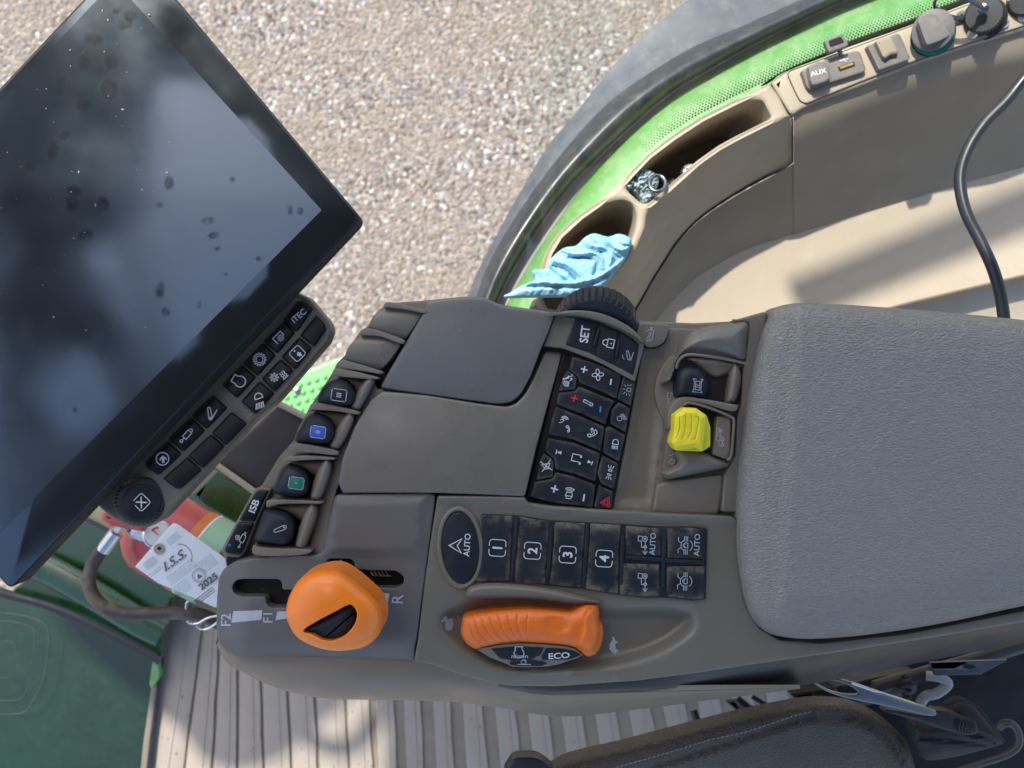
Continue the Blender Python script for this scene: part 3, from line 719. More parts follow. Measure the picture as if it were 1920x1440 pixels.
# ---- main body with dished throttle bay
bd = f6([(182,88),(450,90),(672,97),(690,130),(815,148),(1100,168),(1500,190),(1835,205),(1862,222),(1868,260),(1872,420),(1885,560),(1915,700),(1990,830)])+[(1460,1200),(1540,1206),(1700,1188),(1920,1145),(2300,1070),(2300,1110),(1920,1166),(1757,1194),(1604,1218),(1450,1240),(1297,1263),(1195,1276),(1042,1287),(960,1286),(920,1280),(860,1263),(813,1246),(777,1239)]+f6([(70,900),(110,560),(150,280)])
bay = spl(f6([(190,720),(340,660),(420,640),(620,600),(900,640),(1130,690),(1300,690),(1500,690),(1630,730),(1655,820),(1600,900),(1450,995),(1250,1060),(1000,1100),(700,1105),(520,1080),(380,1010),(250,930),(180,840)]), 3)
ridge = spl(f6([(335,640),(350,600),(420,578),(550,575),(700,588),(850,612),(1000,650),(1120,685),(1110,700),(950,700),(800,680),(600,668),(420,672),(350,668)]), 3)
oval_r = ell(*f6(310,380), 42, 84, 4, 40)
edge_l = f6([(182,88),(672,97),(815,148),(1500,190),(1862,215)])
bodyz = zsum(2, dish(bay, -34, 36), lambda X, Y: -14*sstep((Y-(1250+0*X))/45)*(X < 1150), lambda X, Y: 6*(1-sstep((pdist(X, Y, edge_l, False)-10)/5)))
throt_hole = spl(f6([(310,860),(330,760),(500,725),(900,735),(1020,690),(1090,715),(1112,850),(1080,960),(1010,1005),(850,1050),(700,1055),(560,1040),(420,965)]), 3)
relief('body_panel', rnd(bd, 5), bodyz, M['body'], con, r=4, depth=44, step=7)
relief('raised_lip', ridge, zsum(-6, dome(ridge, 30, 13)), M['body'], con, r=0, depth=24, step=3, sharp=80)
tube('button_ring', [(x, y, 5) for x, y in ell(*f6(309,380), 39, 73, 4, 60)], 5, M['body'], con, n=12, sm=0, closed=True, flat=.8)

# ---- oval button
ov = relief('button', ell(*f6(310,378), 34.5, 66, 4, 44), 11, M['rubber'], con, r=3, depth=14)
ov['label'] = 'oval black button marked AUTO under an arrowhead'
text('writing', 'AUTO', *f6(347,366), 15.5, 86, 11, M['white'], ov, .012)
icon(ov, [[(-.9,-.55),(0,1),(.9,-.55),(0,.0),(-.9,-.55)]], *f6(292,370), 15, 88, 11, M['white'], w=2)
# ---- numbered keypad
kp = f6([(425,190),(628,198),(820,228),(1035,238),(1240,250),(1430,263),(1600,262),(1698,272),(1690,670),(1620,678),(1440,660),(1350,664),(1160,640),(1000,612),(600,572),(388,574),(420,480),(435,330)])
relief('keypad_base', rnd(kp, 3), 7.4, M['rubber'], con, r=1.5, depth=16)
kk = [[(428,196),(604,202),(586,568),(394,570),(424,480),(438,330)], [(640,206),(812,232),(786,588),(610,572)], [(842,238),(1012,242),(990,606),(812,590)], [(1040,244),(1210,254),(1196,640),(1012,612)],
      [(1240,258),(1430,272),(1438,426),(1236,426)], [(1472,270),(1600,268),(1690,280),(1688,448),(1474,440)], [(1214,468),(1428,474),(1430,652),(1350,656),(1205,642)], [(1470,486),(1682,484),(1682,664),(1620,672),(1470,656)]]
ks = []
def dustattr(o, lines, w, amt=1.0):
    a = o.data.attributes.new('dust', 'FLOAT', 'POINT'); c = WL[o.name]
    X = np.array([(v.co.x+c.x)/S+960 for v in o.data.vertices]); Y = np.array([720-(v.co.y+c.y)/S for v in o.data.vertices])
    D = np.full(X.shape, 1e9)
    for l in lines: D = np.minimum(D, pdist(X, Y, l, False))
    val = 1.5*amt*np.exp(-(D/w)**2)
    for i, v in enumerate(val): a.data[i].value = float(v)
bars = [[(630,205),(598,566)], [(822,275),(800,548)], [(1026,245),(1002,608)], [(1224,312),(1212,590)], [(1458,322),(1448,600)], [(1236,434),(1680,466)]]
blines = [f6(b) for b in bars]
for k in kk:
    q = rnd(f6(k), 3); o = relief('button', q, zsum(8.6, dome(q, 1.6, 14)), M['rubber'], con, r=1.4, depth=4, step=4)
    dustattr(o, blines+[f6([(400,575),(1000,612),(1680,675)]), [*f6([k[0], k[1]])]], 10, 1.0); ks.append(o)
for b in bars:
    (x0, y0), (x1, y1) = f6(b); L = math.hypot(x1-x0, y1-y0); ang = math.degrees(atan2(-(y1-y0), x1-x0))
    q = place([rrect(L/2, 3.4, 3.3)], (x0+x1)/2, (y0+y1)/2, 1, ang)[0][:-1]
    relief('divider', q, 13.5, M['rubber'], con, r=2.4, depth=9)
for k, (n_, c) in enumerate([('1', (518,382)), ('2', (715,398)), ('3', (913,420)), ('4', (1118,442))]):
    text('numeral', n_, *f6(*c), 25, 86, 10.2, M['white'], ks[k], .025)
    R = rrect(1, 1, .42); 
    icon(ks[k], [R[-4:]+R[0:8], R[8:10], R[10:18], ] and [circ(.6,.6,.4,5,0,90), circ(-.6,.6,.4,5,90,180), circ(-.6,-.6,.4,5,180,270), circ(.6,-.6,.4,5,270,360), [(-.6,1),(-.2,1)],[(.2,1),(.6,1)],[(-.6,-1),(-.2,-1)],[(.2,-1),(.6,-1)],[(1,-.6),(1,.6)],[(-1,-.6),(-1,.6)]], *f6(*c), 15.5, 86, 10.2, M['white'], w=1.5)
tr_ic = [circ(.55,.05,.36,14), circ(.55,.05,.12,8), circ(-.75,-.12,.18,10), [(-.55,-.12),(.2,-.12)], [(.2,.35),(.2,.85),(.95,.85),(.9,.35)], [(.2,.35),(-.5,.3),(-.95,.25),(-.95,0)], [(-.7,-.12),(-1.1,-.12)], [(-.95,-.45),(-1.5,-.15),(-.95,.1)], ]
tr_ic = [circ(.62,0,.36,14), circ(.62,0,.12,8), [(.3,.35),(.3,.95),(1.0,.95),(.95,.3)], [(.3,.5),(-.6,.42),(-.6,.1)], circ(-.55,-.12,.2,10), [(.26,-.1),(-1.5,-.1)], [(-1.15,.22),(-1.6,-.1),(-1.15,-.42)]]
df_ic = [[(-1,.95),(-.5,.95),(-.3,.6)], [(1,.95),(.5,.95),(.3,.6)], circ(0,-.1,.72,12,30,150), circ(0,-.1,.72,12,210,330), [(-1.15,.2),(-.5,.2)],[(-1.15,0),(-.5,0)],[(-1.15,-.2),(-.5,-.2)],[(1.15,.2),(.5,.2)],[(1.15,0),(.5,0)],[(1.15,-.2),(.5,-.2)], [(-.3,-.25),(.3,-.25),(.3,.15),(-.3,.15),(-.3,-.25)], circ(0,.15,.2,8,0,180)]
for j, c, au in ((4,(1348,355),1),(6,(1348,565),0)):
    icon(ks[j], tr_ic, *f6(c[0]-2, c[1]), 13, 88, 10.2, M['grimy'], w=1.4)
    if au: text('writing', 'AUTO', *f6(1391,360), 15, 87, 10.2, M['grimy'], ks[j], .008)
for j, c, au in ((5,(1578,368),1),(7,(1575,570),0)):
    icon(ks[j], df_ic, *f6(*c), 15, 88, 10.2, M['grimy'], w=1.3)
    if au: text('writing', 'AUTO', *f6(1640,366), 15, 87, 10.2, M['grimy'], ks[j], .008)
for c in ((1500,405),(1258,622),(1497,636)):
    relief('indicator_dot', ell(*f6(*c), 3.6, n=14), 10.8, M['black'], con, r=1, depth=3)

# ---- throttle lever
th = spl(f6([(315,870),(318,800),(335,770),(400,750),(520,732),(700,722),(830,730),(930,738),(985,712),(1020,700),(1065,702),(1088,720),(1092,800),(1110,815),(1112,880),(1095,945),(1070,980),(1030,994),(1000,980),(960,950),(900,935),(780,925),(640,920),(520,930),(440,945),(400,952),(350,925)]), 3)
face = f6([(400,952),(440,945),(520,930),(640,920),(780,925),(900,935),(960,950),(1000,985),(960,1005),(905,1022),(860,1038),(790,1050),(690,1054),(600,1050),(560,1030),(480,1000)])
blade = f6([(1000,760),(1030,715),(1070,712),(1088,730),(1092,890),(1060,960),(1020,970),(960,930),(990,860)])
thr = f6([(340,775),(1090,735)])
grip_ax = spl(f6([(330,850),(500,810),(700,800),(900,820),(1010,850)]), 4, False)
grooves = []
for (x0, y0, x1, y1) in ((358,795,430,925),(385,780,470,920),(425,772,515,912),(472,765,560,912),(522,760,600,910),(575,757,638,912),(628,755,660,912),(688,755,688,912)):
    grooves.append(groove(spl(f6([(x0,y0),((x0+x1)/2-8+(688-x1)*-.03, (y0+y1)/2+5),(x1,y1)]), 4, False), 2.2, 2.0))
thz = zsum(8, dome(th, 26, 30), dish(ell(*f6(850,820), 33, 26), -5, 20), dome(blade, 14, 10), *grooves)
tl = relief('throttle_lever', th, thz, M['orange2'], con, r=0, depth=40, step=1.9, sharp=50)
tf = relief('switch_pod', rnd(face, 3), plane(16, 960, 1225, 0, -.35), M['body'], tl, r=2, depth=30, step=6)
pz = plane(17.5, 960, 1225, 0, -.35)
k1 = relief('throttle_key', rnd(f6([(480,948),(620,935),(782,942),(760,985),(710,1008),(600,1015),(535,1005)]), 2), pz, M['key'], con, r=1.2, depth=6, step=6)
k2 = relief('throttle_key', rnd(f6([(792,944),(880,948),(950,962),(990,985),(920,1012),(770,1012),(765,992)]), 2), pz, M['key'], con, r=1.2, depth=6, step=6)
k3 = relief('throttle_key', rnd(f6([(590,1022),(700,1015),(770,1022),(800,1035),(760,1048),(640,1048),(585,1040)]), 3), zsum(pz, 2), M['key'], con, r=1.5, depth=8, step=6)
en_ic = [[(-.6,1.0),(.6,1.0),(.6,.55)]+circ(.05,-.25,.85,14,42,-222)+[(-.6,.42),(-.6,1.0)]]
icon(k1, en_ic, *f6(638,968), 10, 0, pz, M['grimy'], w=1.8, sx=1.1)
text('writing', 'n/min', *f6(643,991), 11, 0, pz, M['grimy'], k1, .01, sx=1.3)
text('writing', 'ECO', *f6(865,988), 15, 4, pz, M['white'], k2, .02, sx=1.35)
icon(k3, [circ(0,0,.8,10,40,320), [(0,.3),(.5,.3),(.5,-.3)], [(-1.8,-.9),(1.8,-.9)]], *f6(668,1024), 5, 0, zsum(pz, 2), M['grimy'], w=1.2, sx=1.4)
bz = lambda X, Y: bodyz(X, Y)
rab = [fill([(-.95,-.5),(-.6,-.85),(.2,-.8),(.9,-.55),(.95,-.2),(.6,-.05),(.7,.25),(.95,.35),(.95,.7),(.6,.75),(.2,.95),(-.1,.85),(.3,.6),(.1,.35),(-.4,.3),(-.85,0)])]
icon(con, rab, *f6(238,808), 13, 75, bz, M['grimy'], name='hare_symbol', lift=1.0)
tur = [fill([(-1.4,-.15),(-1,-.1),(-.8,.3),(-.3,.6),(.3,.55),(.75,.25),(.9,.1),(1.3,.2),(1.4,0),(1.1,-.2),(.8,-.2),(.7,-.6),(.45,-.6),(.4,-.25),(-.4,-.25),(-.5,-.65),(-.8,-.6),(-.75,-.25)])]
icon(con, tur, *f6(1172,937), 13.5, 92, bz, M['grimy'], name='tortoise_symbol', lift=1.0)
# ---- middle keypad (audio, climate, lights)
mk = rnd(f7([(288,420),(300,428),(440,468),(610,548),(697,588),(640,880),(603,1080),(562,1308),(400,1300),(220,1274),(80,1238),(150,950),(215,690)]), 3)
mkb = relief('keypad_base', mk, -14, M['key'], con, r=2, depth=40)
KZ = -5
def key(pts, r=3, z=KZ, m='rubber', dm=1.3, name='button'):
    q = rnd(f7(pts), r); o = relief(name, q, zsum(z, dome(q, dm, 10)), M[m], con, r=2, depth=9, step=4.5)
    X = [v for v in f7(pts)]
    dustattr(o, [X+[X[0]]], 4, .42); return o
kfan = key([(340,445),(440,472),(616,548),(588,682),(500,640),(378,592),(370,560),(322,520)])
kvent = key([(312,520),(364,563),(356,630),(262,640),(285,572)])
ktemp = key([(378,614),(440,640),(578,697),(548,745),(526,828),(400,770),(250,712),(264,650),(355,638)])
kphone = key([(245,728),(400,788),(520,842),(500,978),(350,912),(203,882),(224,800)])
kmusic = key([(200,904),(350,932),(496,992),(478,1075),(470,1150),(350,1104),(244,1078),(238,1022),(182,975)])
kmute = key([(175,985),(235,1032),(230,1122),(135,1140),(150,1060)])
kvol = key([(244,1096),(340,1118),(468,1168),(454,1296),(220,1266),(102,1232),(130,1152),(230,1132)])
kbeac = key([(626,555),(694,594),(668,725),(606,690),(592,680)])
kwork = key([(602,702),(664,738),(638,872),(552,822),(562,742)])
khead = key([(545,838),(636,886),(602,1036),(512,986),(526,850)])
kmark = key([(507,1002),(598,1048),(574,1192),(500,1160),(480,1100)])
khaz = key([(490,1172),(570,1206),(559,1302),(460,1295)])
kz_ = lambda X, Y: KZ+1.3+0*X
plus = [[(-1,0),(1,0)],[(0,-1),(0,1)]]; minus = [[(-1,0),(1,0)]]
icon(kfan, plus, *f7(406,518), 6.5, 75, kz_, M['white'], w=2.6)
icon(kfan, minus, *f7(556,588), 5.6, 82, kz_, M['white'], w=2.8)
fan = []
for a in range(4):
    t_ = radians(90*a+20); fan.append([(cos(t_)*.58+cos(u)*.5*cos(t_)-sin(u)*.33*sin(t_), sin(t_)*.58+cos(u)*.5*sin(t_)+sin(u)*.33*cos(t_)) for u in [2*pi*k/14 for k in range(15)]])
icon(kfan, fan+[circ(0,0,.14,8)], *f7(483,548), 10, 75, kz_, M['white'], w=1.4)
vent = [circ(-.75,.15,.5,12,20,160)+[(-1.2,-.3),(-.3,-.3),(-.28,.3)], [(-1.0,-.2),(-1.0,.35)],[(-.75,-.2),(-.75,.4)],[(-.5,-.2),(-.5,.35)],
        [(.1,.6),(.35,.1),(.7,-.1),(.9,-.6),(1.3,-.6)], (3.2,[(.2,.5),(.45,.05),(.85,0)]), circ(.05,.85,.14,8), [(-.1,-.4),(.45,-.75)],[(.1,-.75),(.45,-.75),(.4,-.4)], [(-.6,.95),(-.2,.6)],[(-.95,.8),(-.7,.55)]]
icon(kvent, vent, *f7(314,578), 9.5, 78, kz_, M['white'], w=1.3)
icon(ktemp, plus, *f7(351,680), 6.5, 75, kz_, M['red'], w=2.8)
icon(ktemp, minus, *f7(497,742), 5.6, 85, kz_, M['blue'], w=2.8)
icon(ktemp, [[(-.25,.98),(-.25,-.55)]+circ(0,-.8,.32,10,130,410)+[(.25,-.55),(.25,.98)]+[(-.25,.98)], (2.2,[(0,-.8),(0,-.75)])], *f7(427,705), 9, 62, kz_, M['white'], w=1.2, name='icon')
phone = [[(-.9,.7),(-.55,.85),(-.35,.45),(-.6,.2),(-.1,-.45),(.25,-.3),(.6,-.55),(.35,-.9),(-.1,-.95),(-.65,-.3),(-.95,.3),(-.9,.7)]]
icon(kphone, phone+[[(-.1,.1),(.8,.1)],[(.45,.45),(.85,.1),(.45,-.25)]], *f7(451,872), 9.5, 82, kz_, M['white'], w=1.4)
icon(kphone, [[(-.95,.9),(-.6,.2),(-.2,.0),(0,.4),(-.3,.8)], circ(-.2,-.1,.45,8,-60,60), circ(-.2,-.1,.7,8,-60,60), circ(-.2,-.1,.95,8,-60,60)], *f7(293,800), 8.5, 75, kz_, M['white'], w=1.2)
icon(kphone, phone, *f7(310,852), 6, 160, kz_, M['white'], w=1.4)
icon(kmusic, [fill([(-.8,-.6),(.8,0),(-.8,.6)]), [(.95,-.8),(.95,.8)]], *f7(265,985), 5.5, 168, kz_, M['white'], w=1.8)
icon(kmusic, [fill([(-.8,-.6),(.8,0),(-.8,.6)]), [(.95,-.8),(.95,.8)]], *f7(437,1040), 5, 190+148, kz_, M['white'], w=1.6)
icon(kmusic, [[(-.6,-.6),(-.6,.9),(.7,.9),(.7,-.6)], (3.6,[(-1.05,-.75),(-.62,-.75)]), (3.6,[(.25,-.75),(.68,-.75)])], *f7(364,1018), 10, 78, kz_, M['white'], w=1.5)
spk = [[(-.3,-.45),(-.75,-.45),(-.75,.45),(-.3,.45),(.3,.9),(.3,-.9),(-.3,-.45),(-.3,.45)]]
icon(kmute, [[(-.25,-.4),(-.6,-.4),(-.6,.4),(-.25,.4),(.35,.8),(.35,-.8),(-.25,-.4),(-.25,.4)], [(-1,-1),(1,1)], [(-1,1),(1,-1)]], *f7(192,1060), 10, 100, kz_, M['white'], w=1.4)
icon(kvol, plus, *f7(239,1190), 7, 75, kz_, M['white'], w=2.8)
icon(kvol, minus, *f7(404,1240), 6.6, 80, kz_, M['white'], w=2.8)
icon(kvol, [[(-.5,-.7),(.2,-.5),(.2,.5),(-.5,.7),(-.5,-.7)],[(-1,-.45),(-.5,-.6),(-.5,.6),(-1,.45),(-1,-.45)]]+[circ(-.4,0,r_,8,-38,38) for r_ in (.95,1.25,1.55)], *f7(322,1216), 9.5, 80, kz_, M['white'], w=1.3)
icon(kbeac, [[(-.5,-.7),(.5,-.7)],[(-.35,-.7),(-.35,.1),(.35,.1),(.35,-.7)],[(-.85,-.35),(-1.3,-.7)],[(-.8,.05),(-1.3,.1)],[(-.6,.4),(-1,.85)],[(0,.5),(0,1)],[(.6,.4),(1,.85)],[(.8,.05),(1.3,.1)],[(.85,-.35),(1.3,-.7)]], *f7(650,632), 8.5, 82, kz_, M['grimy'], w=1.2)
def lamp(rays=4, sl=0): return [circ(.1,0,.6,12,-90,90)+[(-.35,.6),(-.35,-.6),(.1,-.6)]]+[[(-.6,y),(-1.4,y+sl)] for y in np.linspace(-.55,.55,rays)]
icon(kwork, [circ(0,.3,.5,12,0,360)]+[[(-.6+.3*i,-.25),(-.95+.3*i+.1,-1.0)] for i in range(5)], *f7(612,790), 9, 120, kz_, M['grimy'], w=1.2)
icon(khead, lamp(5), *f7(582,930), 8.8, 172-90, kz_, M['white'], w=1.3)
icon(khead, [], 0, 0, 1, 0, 0, M['white']) if False else None
icon(kmark, [circ(.3,0,.38,8,-90,90)+[(.3,-.38),(.3,.38)][:0], [(.3,.38),(.3,-.38)], circ(-.3,0,.38,8,90,270), [(-.3,.38),(-.3,-.38)]]+[[(s_*.85,y),(s_*1.4,y+s_*0+y*.6)] for s_ in (-1,1) for y in (-.35,0,.35)], *f7(550,1098), 9.5, 78, kz_, M['white'], w=1.3)
icon(khaz, [[(-1,-.8),(1,-.8),(0,.95),(-1,-.8)],[(-.5,-.5),(.5,-.5),(0,.4),(-.5,-.5)]], *f7(524,1266), 9.5, 92, kz_, M['red'], w=1.5)

# ---- SET panel
fr_o = rnd(f7([(243,205),(300,206),(368,211),(480,232),(600,278),(690,330),(742,372),(737,410),(692,588),(612,546),(520,492),(440,458),(290,400),(175,386)]), 4)
setz = plane(0, 1120, 650, .02, 0)
relief('set_frame', fr_o, zsum(setz, 2), M['body'], con, r=3, depth=40, step=8)
ip = rnd(f7([(360,226),(420,232),(500,258),(600,298),(680,346),(716,378),(704,450),(682,552),(620,516),(560,488),(430,422),(300,380)]), 3)
relief('set_panel', ip, zsum(setz, 3), M['rubber'], con, r=1, depth=8, step=8)
s1 = rnd(f7([(362,230),(420,236),(482,256),(455,396),(430,418),(306,378)]), 3); s2 = rnd(f7([(502,264),(598,302),(578,448),(560,484),(480,446),(474,400)]), 3); s3 = rnd(f7([(618,312),(680,350),(712,382),(700,450),(680,546),(588,496)]), 3)
so_ = []
for q in (s1, s2, s3): so_.append(relief('button', q, zsum(setz, 5), M['rubber'], con, r=2, depth=5, step=5))
for (a, b) in (((490,288),(462,388)), ((606,342),(586,450))):
    (x0, y0), (x1, y1) = f7(*a), f7(*b); L_ = math.hypot(x1-x0, y1-y0)
    relief('divider', place([rrect(L_/2, 2.8, 2.7)], (x0+x1)/2, (y0+y1)/2, 1, math.degrees(atan2(-(y1-y0), x1-x0)))[0][:-1], 10, M['rubber'], con, r=2, depth=8)
sz = zsum(setz, 5)
text('writing', 'SET', *f7(409,320), 22.5, 82, sz, M['white'], so_[0], .018, sx=.92)
icon(so_[1], [[(-.75,-.9),(.75,-.9),(.75,.25),(-.75,.25),(-.75,-.9)], [(-.5,.25),(-.5,.6)]+circ(0,.6,.5,8,180,0)[::1]+[(.5,.25)], (2.4,[(0,-.25),(0,-.3)]), [(0,-.3),(0,-.6)]], *f7(545,370), 10.5, 78, sz, M['white'], w=1.5)
icon(so_[2], [circ(.55,.4,.22,8,-60,120)+circ(-.6,-.3,.25,8,120,300)+[(.66,.21)], [(-.9,-.75),(.9,-.75)], circ(-.2,.2,.9,8,100,160)], *f7(655,438), 9.5, 70, sz, M['grimy'], w=1.3)
# ---- ribbed wheel
wheel = partempty('scroll_wheel', *f7(460,150), -40, con)
ax0 = (*f7(462,330), -70)
wp = P(*f7(455,300), -150); wq = wp+Vector((-.0, 1, .0))*.01
# axis lies roughly along the image vertical; disc seen edge-on and from above
V = []; F = []
cx_, cy_ = f7(462,262)
Rw = 78; nR = 96
ctr = P(1116, 628, -14)
ax = Vector((.12, .58, -.80)).normalized(); sdir = Vector((.97, -.24, 0)); sdir = (sdir-ax*sdir.dot(ax)).normalized(); up_ = ax.cross(sdir)*-1
if up_.z < 0: up_ = -up_
prof = [(6, 0), (6, 66), (8, 74), (14, 80), (46, 82), (54, 79), (60, 70), (62, 0)]
for d, r in prof:
    for k in range(nR*2):
        a = 2*pi*k/(nR*2); rr = r-(2.4 if (r > 70 and k % 5 == 0) else 0)
        V.append(ctr+ax*((d-6)*S)+(sdir*cos(a)+up_*sin(a))*(rr*S))
n2 = nR*2
for i in range(len(prof)-1):
    for k in range(n2): F.append((i*n2+k, i*n2+(k+1) % n2, (i+1)*n2+(k+1) % n2, (i+1)*n2+k))
mkobj('wheel_tyre', V, F, M['rubber'], wheel, sharp=25)
q = spl(f7([(205,210),(245,200),(330,186),(440,190),(540,215),(640,265),(700,312),(742,372),(690,335),(600,285),(480,240),(368,215),(243,212)]), 3)
relief('wheel_shroud', q, plane(24, 1110, 590, 0, -.1), M['body'], con, r=4, depth=60)
# ---- little flap with arm symbol
fl = rnd(f7([(718,254),(860,262),(880,275),(878,320),(860,360),(830,385),(790,395),(750,388),(736,365),(690,325)]), 5)
flo = relief('flap', fl, -8, M['brown_top'], con, r=3, depth=40)
icon(flo, [[(-1.4,-1),(1.2,1)][:0] or [(-.9,1.1),(.7,1.35)], [(.25,1.6),(.75,1.35),(.35,1.0)], circ(-.15,.35,.2,6,0,180)+circ(-1.1,-.6,.3,6,180,360)+[(.05,.35)], [(.9,.9),(-.2,-.9),(-.9,-.9)], circ(.1,.7,.35,6,20,120)], *f7(785,325), 9, 20, -8, M['grimy'], w=1.2)

# ---- compartment to the right
tf_ = rnd(f7([(735,395),(760,396),(800,398),(860,370),(884,284),(1030,290),(1330,250),(1330,600),(1260,1330),(1245,1345),(560,1308),(650,860)]), 4)
def dustspot(X, Y): return 0*X
tray = relief('tray', tf_, zsum(-26, dish(f7([(740,400),(900,420),(830,900),(800,1290),(580,1280),(660,860)]), -8, 14)), M['brown'], con, r=3, depth=16, step=8)
dustattr(tray, [f7([(850,900),(790,1290)]), f7([(720,420),(575,1290)]), f7([(580,1300),(800,1320)])], 9, 1.2)
# gritty dirt along the inner edge
V = []; F = []
for k in range(240):
    t_ = random.random(); x, y = f7(842-62*t_+random.gauss(0, 9), 900+400*t_); r_ = random.choice([.4, .6, .8, 1.1]); c = P(x, y, -25); s0 = len(V)
    for j in range(5): V.append(c+Vector((cos(j*1.25)*r_, sin(j*1.25)*r_, 0))*S)
    V.append(c+Vector((0, 0, r_*S)))
    F += [(s0+j, s0+(j+1) % 5, s0+5) for j in range(5)]
tag(mkobj('grit', V, F, M['matdirt'], None, merge=False), 'brown grit gathered along the crease of the console tray', 'grit', kind='stuff')
relief('tray_block', rnd(f7([(812,1165),(900,1140),(1180,1108),(1192,1130),(1170,1310),(1150,1334),(960,1334),(788,1322)]), 7), -10, M['brown'], con, r=6, depth=26)
et = rnd(f8([(760,168),(900,128),(1010,98),(1036,112),(1010,230),(955,540),(905,850),(862,1180),(832,1440),(818,1600),(690,1600),(712,1330),(792,1180),(806,890),(838,780),(850,520),(872,470),(898,180)]), 4)
relief('edge_trim', et, 2, M['brown_top'], con, r=4, depth=50)
relief('half_disc', spl(f8([(335,425),(260,490),(210,580),(190,690),(205,790),(240,880),(285,945),(340,950),(420,900),(460,700),(430,480)]), 3), -17, M['brown'], con, r=3, depth=14)
hq = spl(f8([(230,638),(300,560),(340,470),(390,350),(470,250),(600,196),(760,172),(896,178),(888,330),(872,478),(740,452),(600,428),(450,414),(390,432),(352,500),(332,600),(300,630)]), 3)
relief('hood', hq, zsum(-10, dome(hq, 36, 40)), M['brown_top'], con, r=0, depth=30, step=4)
relief('hood_recess', rnd(f8([(350,490),(440,430),(620,440),(865,492),(820,790),(700,800),(580,760),(430,745),(335,740)]), 4), -9, M['void'], con, r=0, depth=8)
hw = spl(f8([(430,445),(600,450),(800,490),(860,505),(790,545),(660,590),(580,560),(500,490)]), 3)
relief('hood_wall', hw, zsum(-8, dome(hw, 8, 12)), M['brown'], con, r=0, depth=10, step=4)
tube('hood_rim', [(*f8(352,520), 6), (*f8(372,465), 14), (*f8(410,430), 20), (*f8(470,420), 22), (*f8(600,434), 20), (*f8(740,458), 14), (*f8(866,486), 8)], 3.0, M['brown'], con, n=8)
bs = spl(f8([(342,640),(348,590),(368,535),(410,505),(470,498),(530,512),(572,560),(600,630),(600,690),(580,735),(545,748),(480,742),(400,735),(345,732)]), 4)
bsz = zsum(2, rdome(bs, 28, 3.2))
bso = relief('rocker_switch', bs, bsz, M['rubber'], con, r=0, depth=20, step=3)
icon(bso, [[(-.9,.7),(-.9,-.7),(-.55,-.5),(.55,-.5),(.9,-.7),(.9,.7),(.55,.5),(-.55,.5),(-.9,.7)], [(-.6,.3),(-.6,-.3),(.6,-.3),(.6,.3),(-.6,.3)]], *f8(512,652), 13, 86, bsz, M['grimy'], w=1.2, sx=1.05)
text('numeral', 'IV', *f8(512,654), 8, 86, bsz, M['grimy'], bso, .01, lift=1.4)
q = spl(f8([(782,484),(815,500),(838,560),(836,640),(805,755),(770,790),(722,776),(738,650),(752,560)]), 4); relief('paddle', q, zsum(0, dome(q, 18, 14)), M['brown'], con, r=0, depth=20, step=3)
r2 = spl(f8([(290,975),(288,860),(318,790),(365,748),(430,735),(560,752),(800,796),(816,806),(800,842),(740,842),(600,800),(520,784),(440,782),(400,812),(350,875),(312,965)]), 3)
relief('hood', r2, 22, M['brown'], con, r=3.5, depth=50)
relief('hood_recess', rnd(f8([(560,815),(660,860),(652,900),(622,1170),(545,1155),(400,1100)]), 3), -6, M['void'], con, r=0, depth=5)
fp = relief('symbol_plate', rnd(f8([(655,882),(740,880),(764,895),(756,1180),(728,1206),(622,1168)]), 4), 12, M['brown'], con, r=3, depth=18)
icon(fp, [circ(-.1,0,.32,12), circ(-.1,0,.1,6), circ(-1.0,-.15,.18,8), [(-.82,-.15),(-.4,-.1)], [(-.4,.3),(-.4,.85),(.25,.85),(.2,.2)], [(-.4,.35),(-1.15,.3),(-1.15,0)], [(.2,.2),(.5,.2),(.5,.85),(1.35,.85),(1.35,.45)], circ(.95,.35,.26,8), circ(.95,.35,.1,6)], *f8(695,1045), 13, 84, 12, M['grimy'], w=1.3)
tube('hood_rim', [(*f8(400,812), 18), (*f8(425,785), 22), (*f8(470,784), 22), (*f8(560,806), 20), (*f8(680,850), 18), (*f8(765,890), 16), (*f8(784,920), 16), (*f8(774,1080), 16), (*f8(762,1180), 16), (*f8(735,1212), 16)], 2.6, M['brown'], con, n=8)
sh = spl(f8([(345,1165),(356,1135),(388,1118),(450,1122),(600,1165),(728,1218),(756,1210),(778,1190),(757,1245),(720,1268),(500,1312),(300,1352),(265,1332),(250,1300),(355,1245),(364,1205)]), 3)
relief('hood', sh, zsum(-4, dome(sh, 20, 22)), M['brown'], con, r=0, depth=30, step=4)
ap = relief('symbol_plate', rnd(f8([(285,985),(320,940),(345,1150),(362,1200),(352,1244),(252,1304),(268,1150)]), 3), -12, M['brown'], con, r=2, depth=16)
icon(ap, [[(-.3,-.5),(.3,-.5),(.3,.0),(.65,.0),(0,.75),(-.65,.0),(-.3,.0),(-.3,-.5)]], *f8(320,1222), 9, 95, -12, M['grimy'], w=1.4)
strokes('icon', [f8([(318,1162),(320,1182)]), f8([(300,1178),(340,1165)])][1:], 1.4, -12, M['grimy'], ap)
hd_ = [x for x in con.children if x.name.startswith('half_disc')][0]
icon(hd_, [circ(.9,0,.15,6), [(.75,0),(.3,0)], [(.3,-.3),(-.7,-.3),(-.7,.3),(.3,.3),(.3,-.3)]], *f8(298,738), 11, -95, -17, M['grimy'], w=1.4)
icon(hd_, [circ(.9,0,.15,6), [(.75,0),(.3,0)], [(.3,-.3),(-.7,-.3),(-.7,.3),(.3,.3)]], *f8(335,720), 9, -95, -17, M['grimy'], w=1.3)
strokes('icon', [spl(f8([(280,800),(290,812),(294,830),(286,848),(290,868)]), 3, False)], 1.5, -17, M['grimy'], hd_)
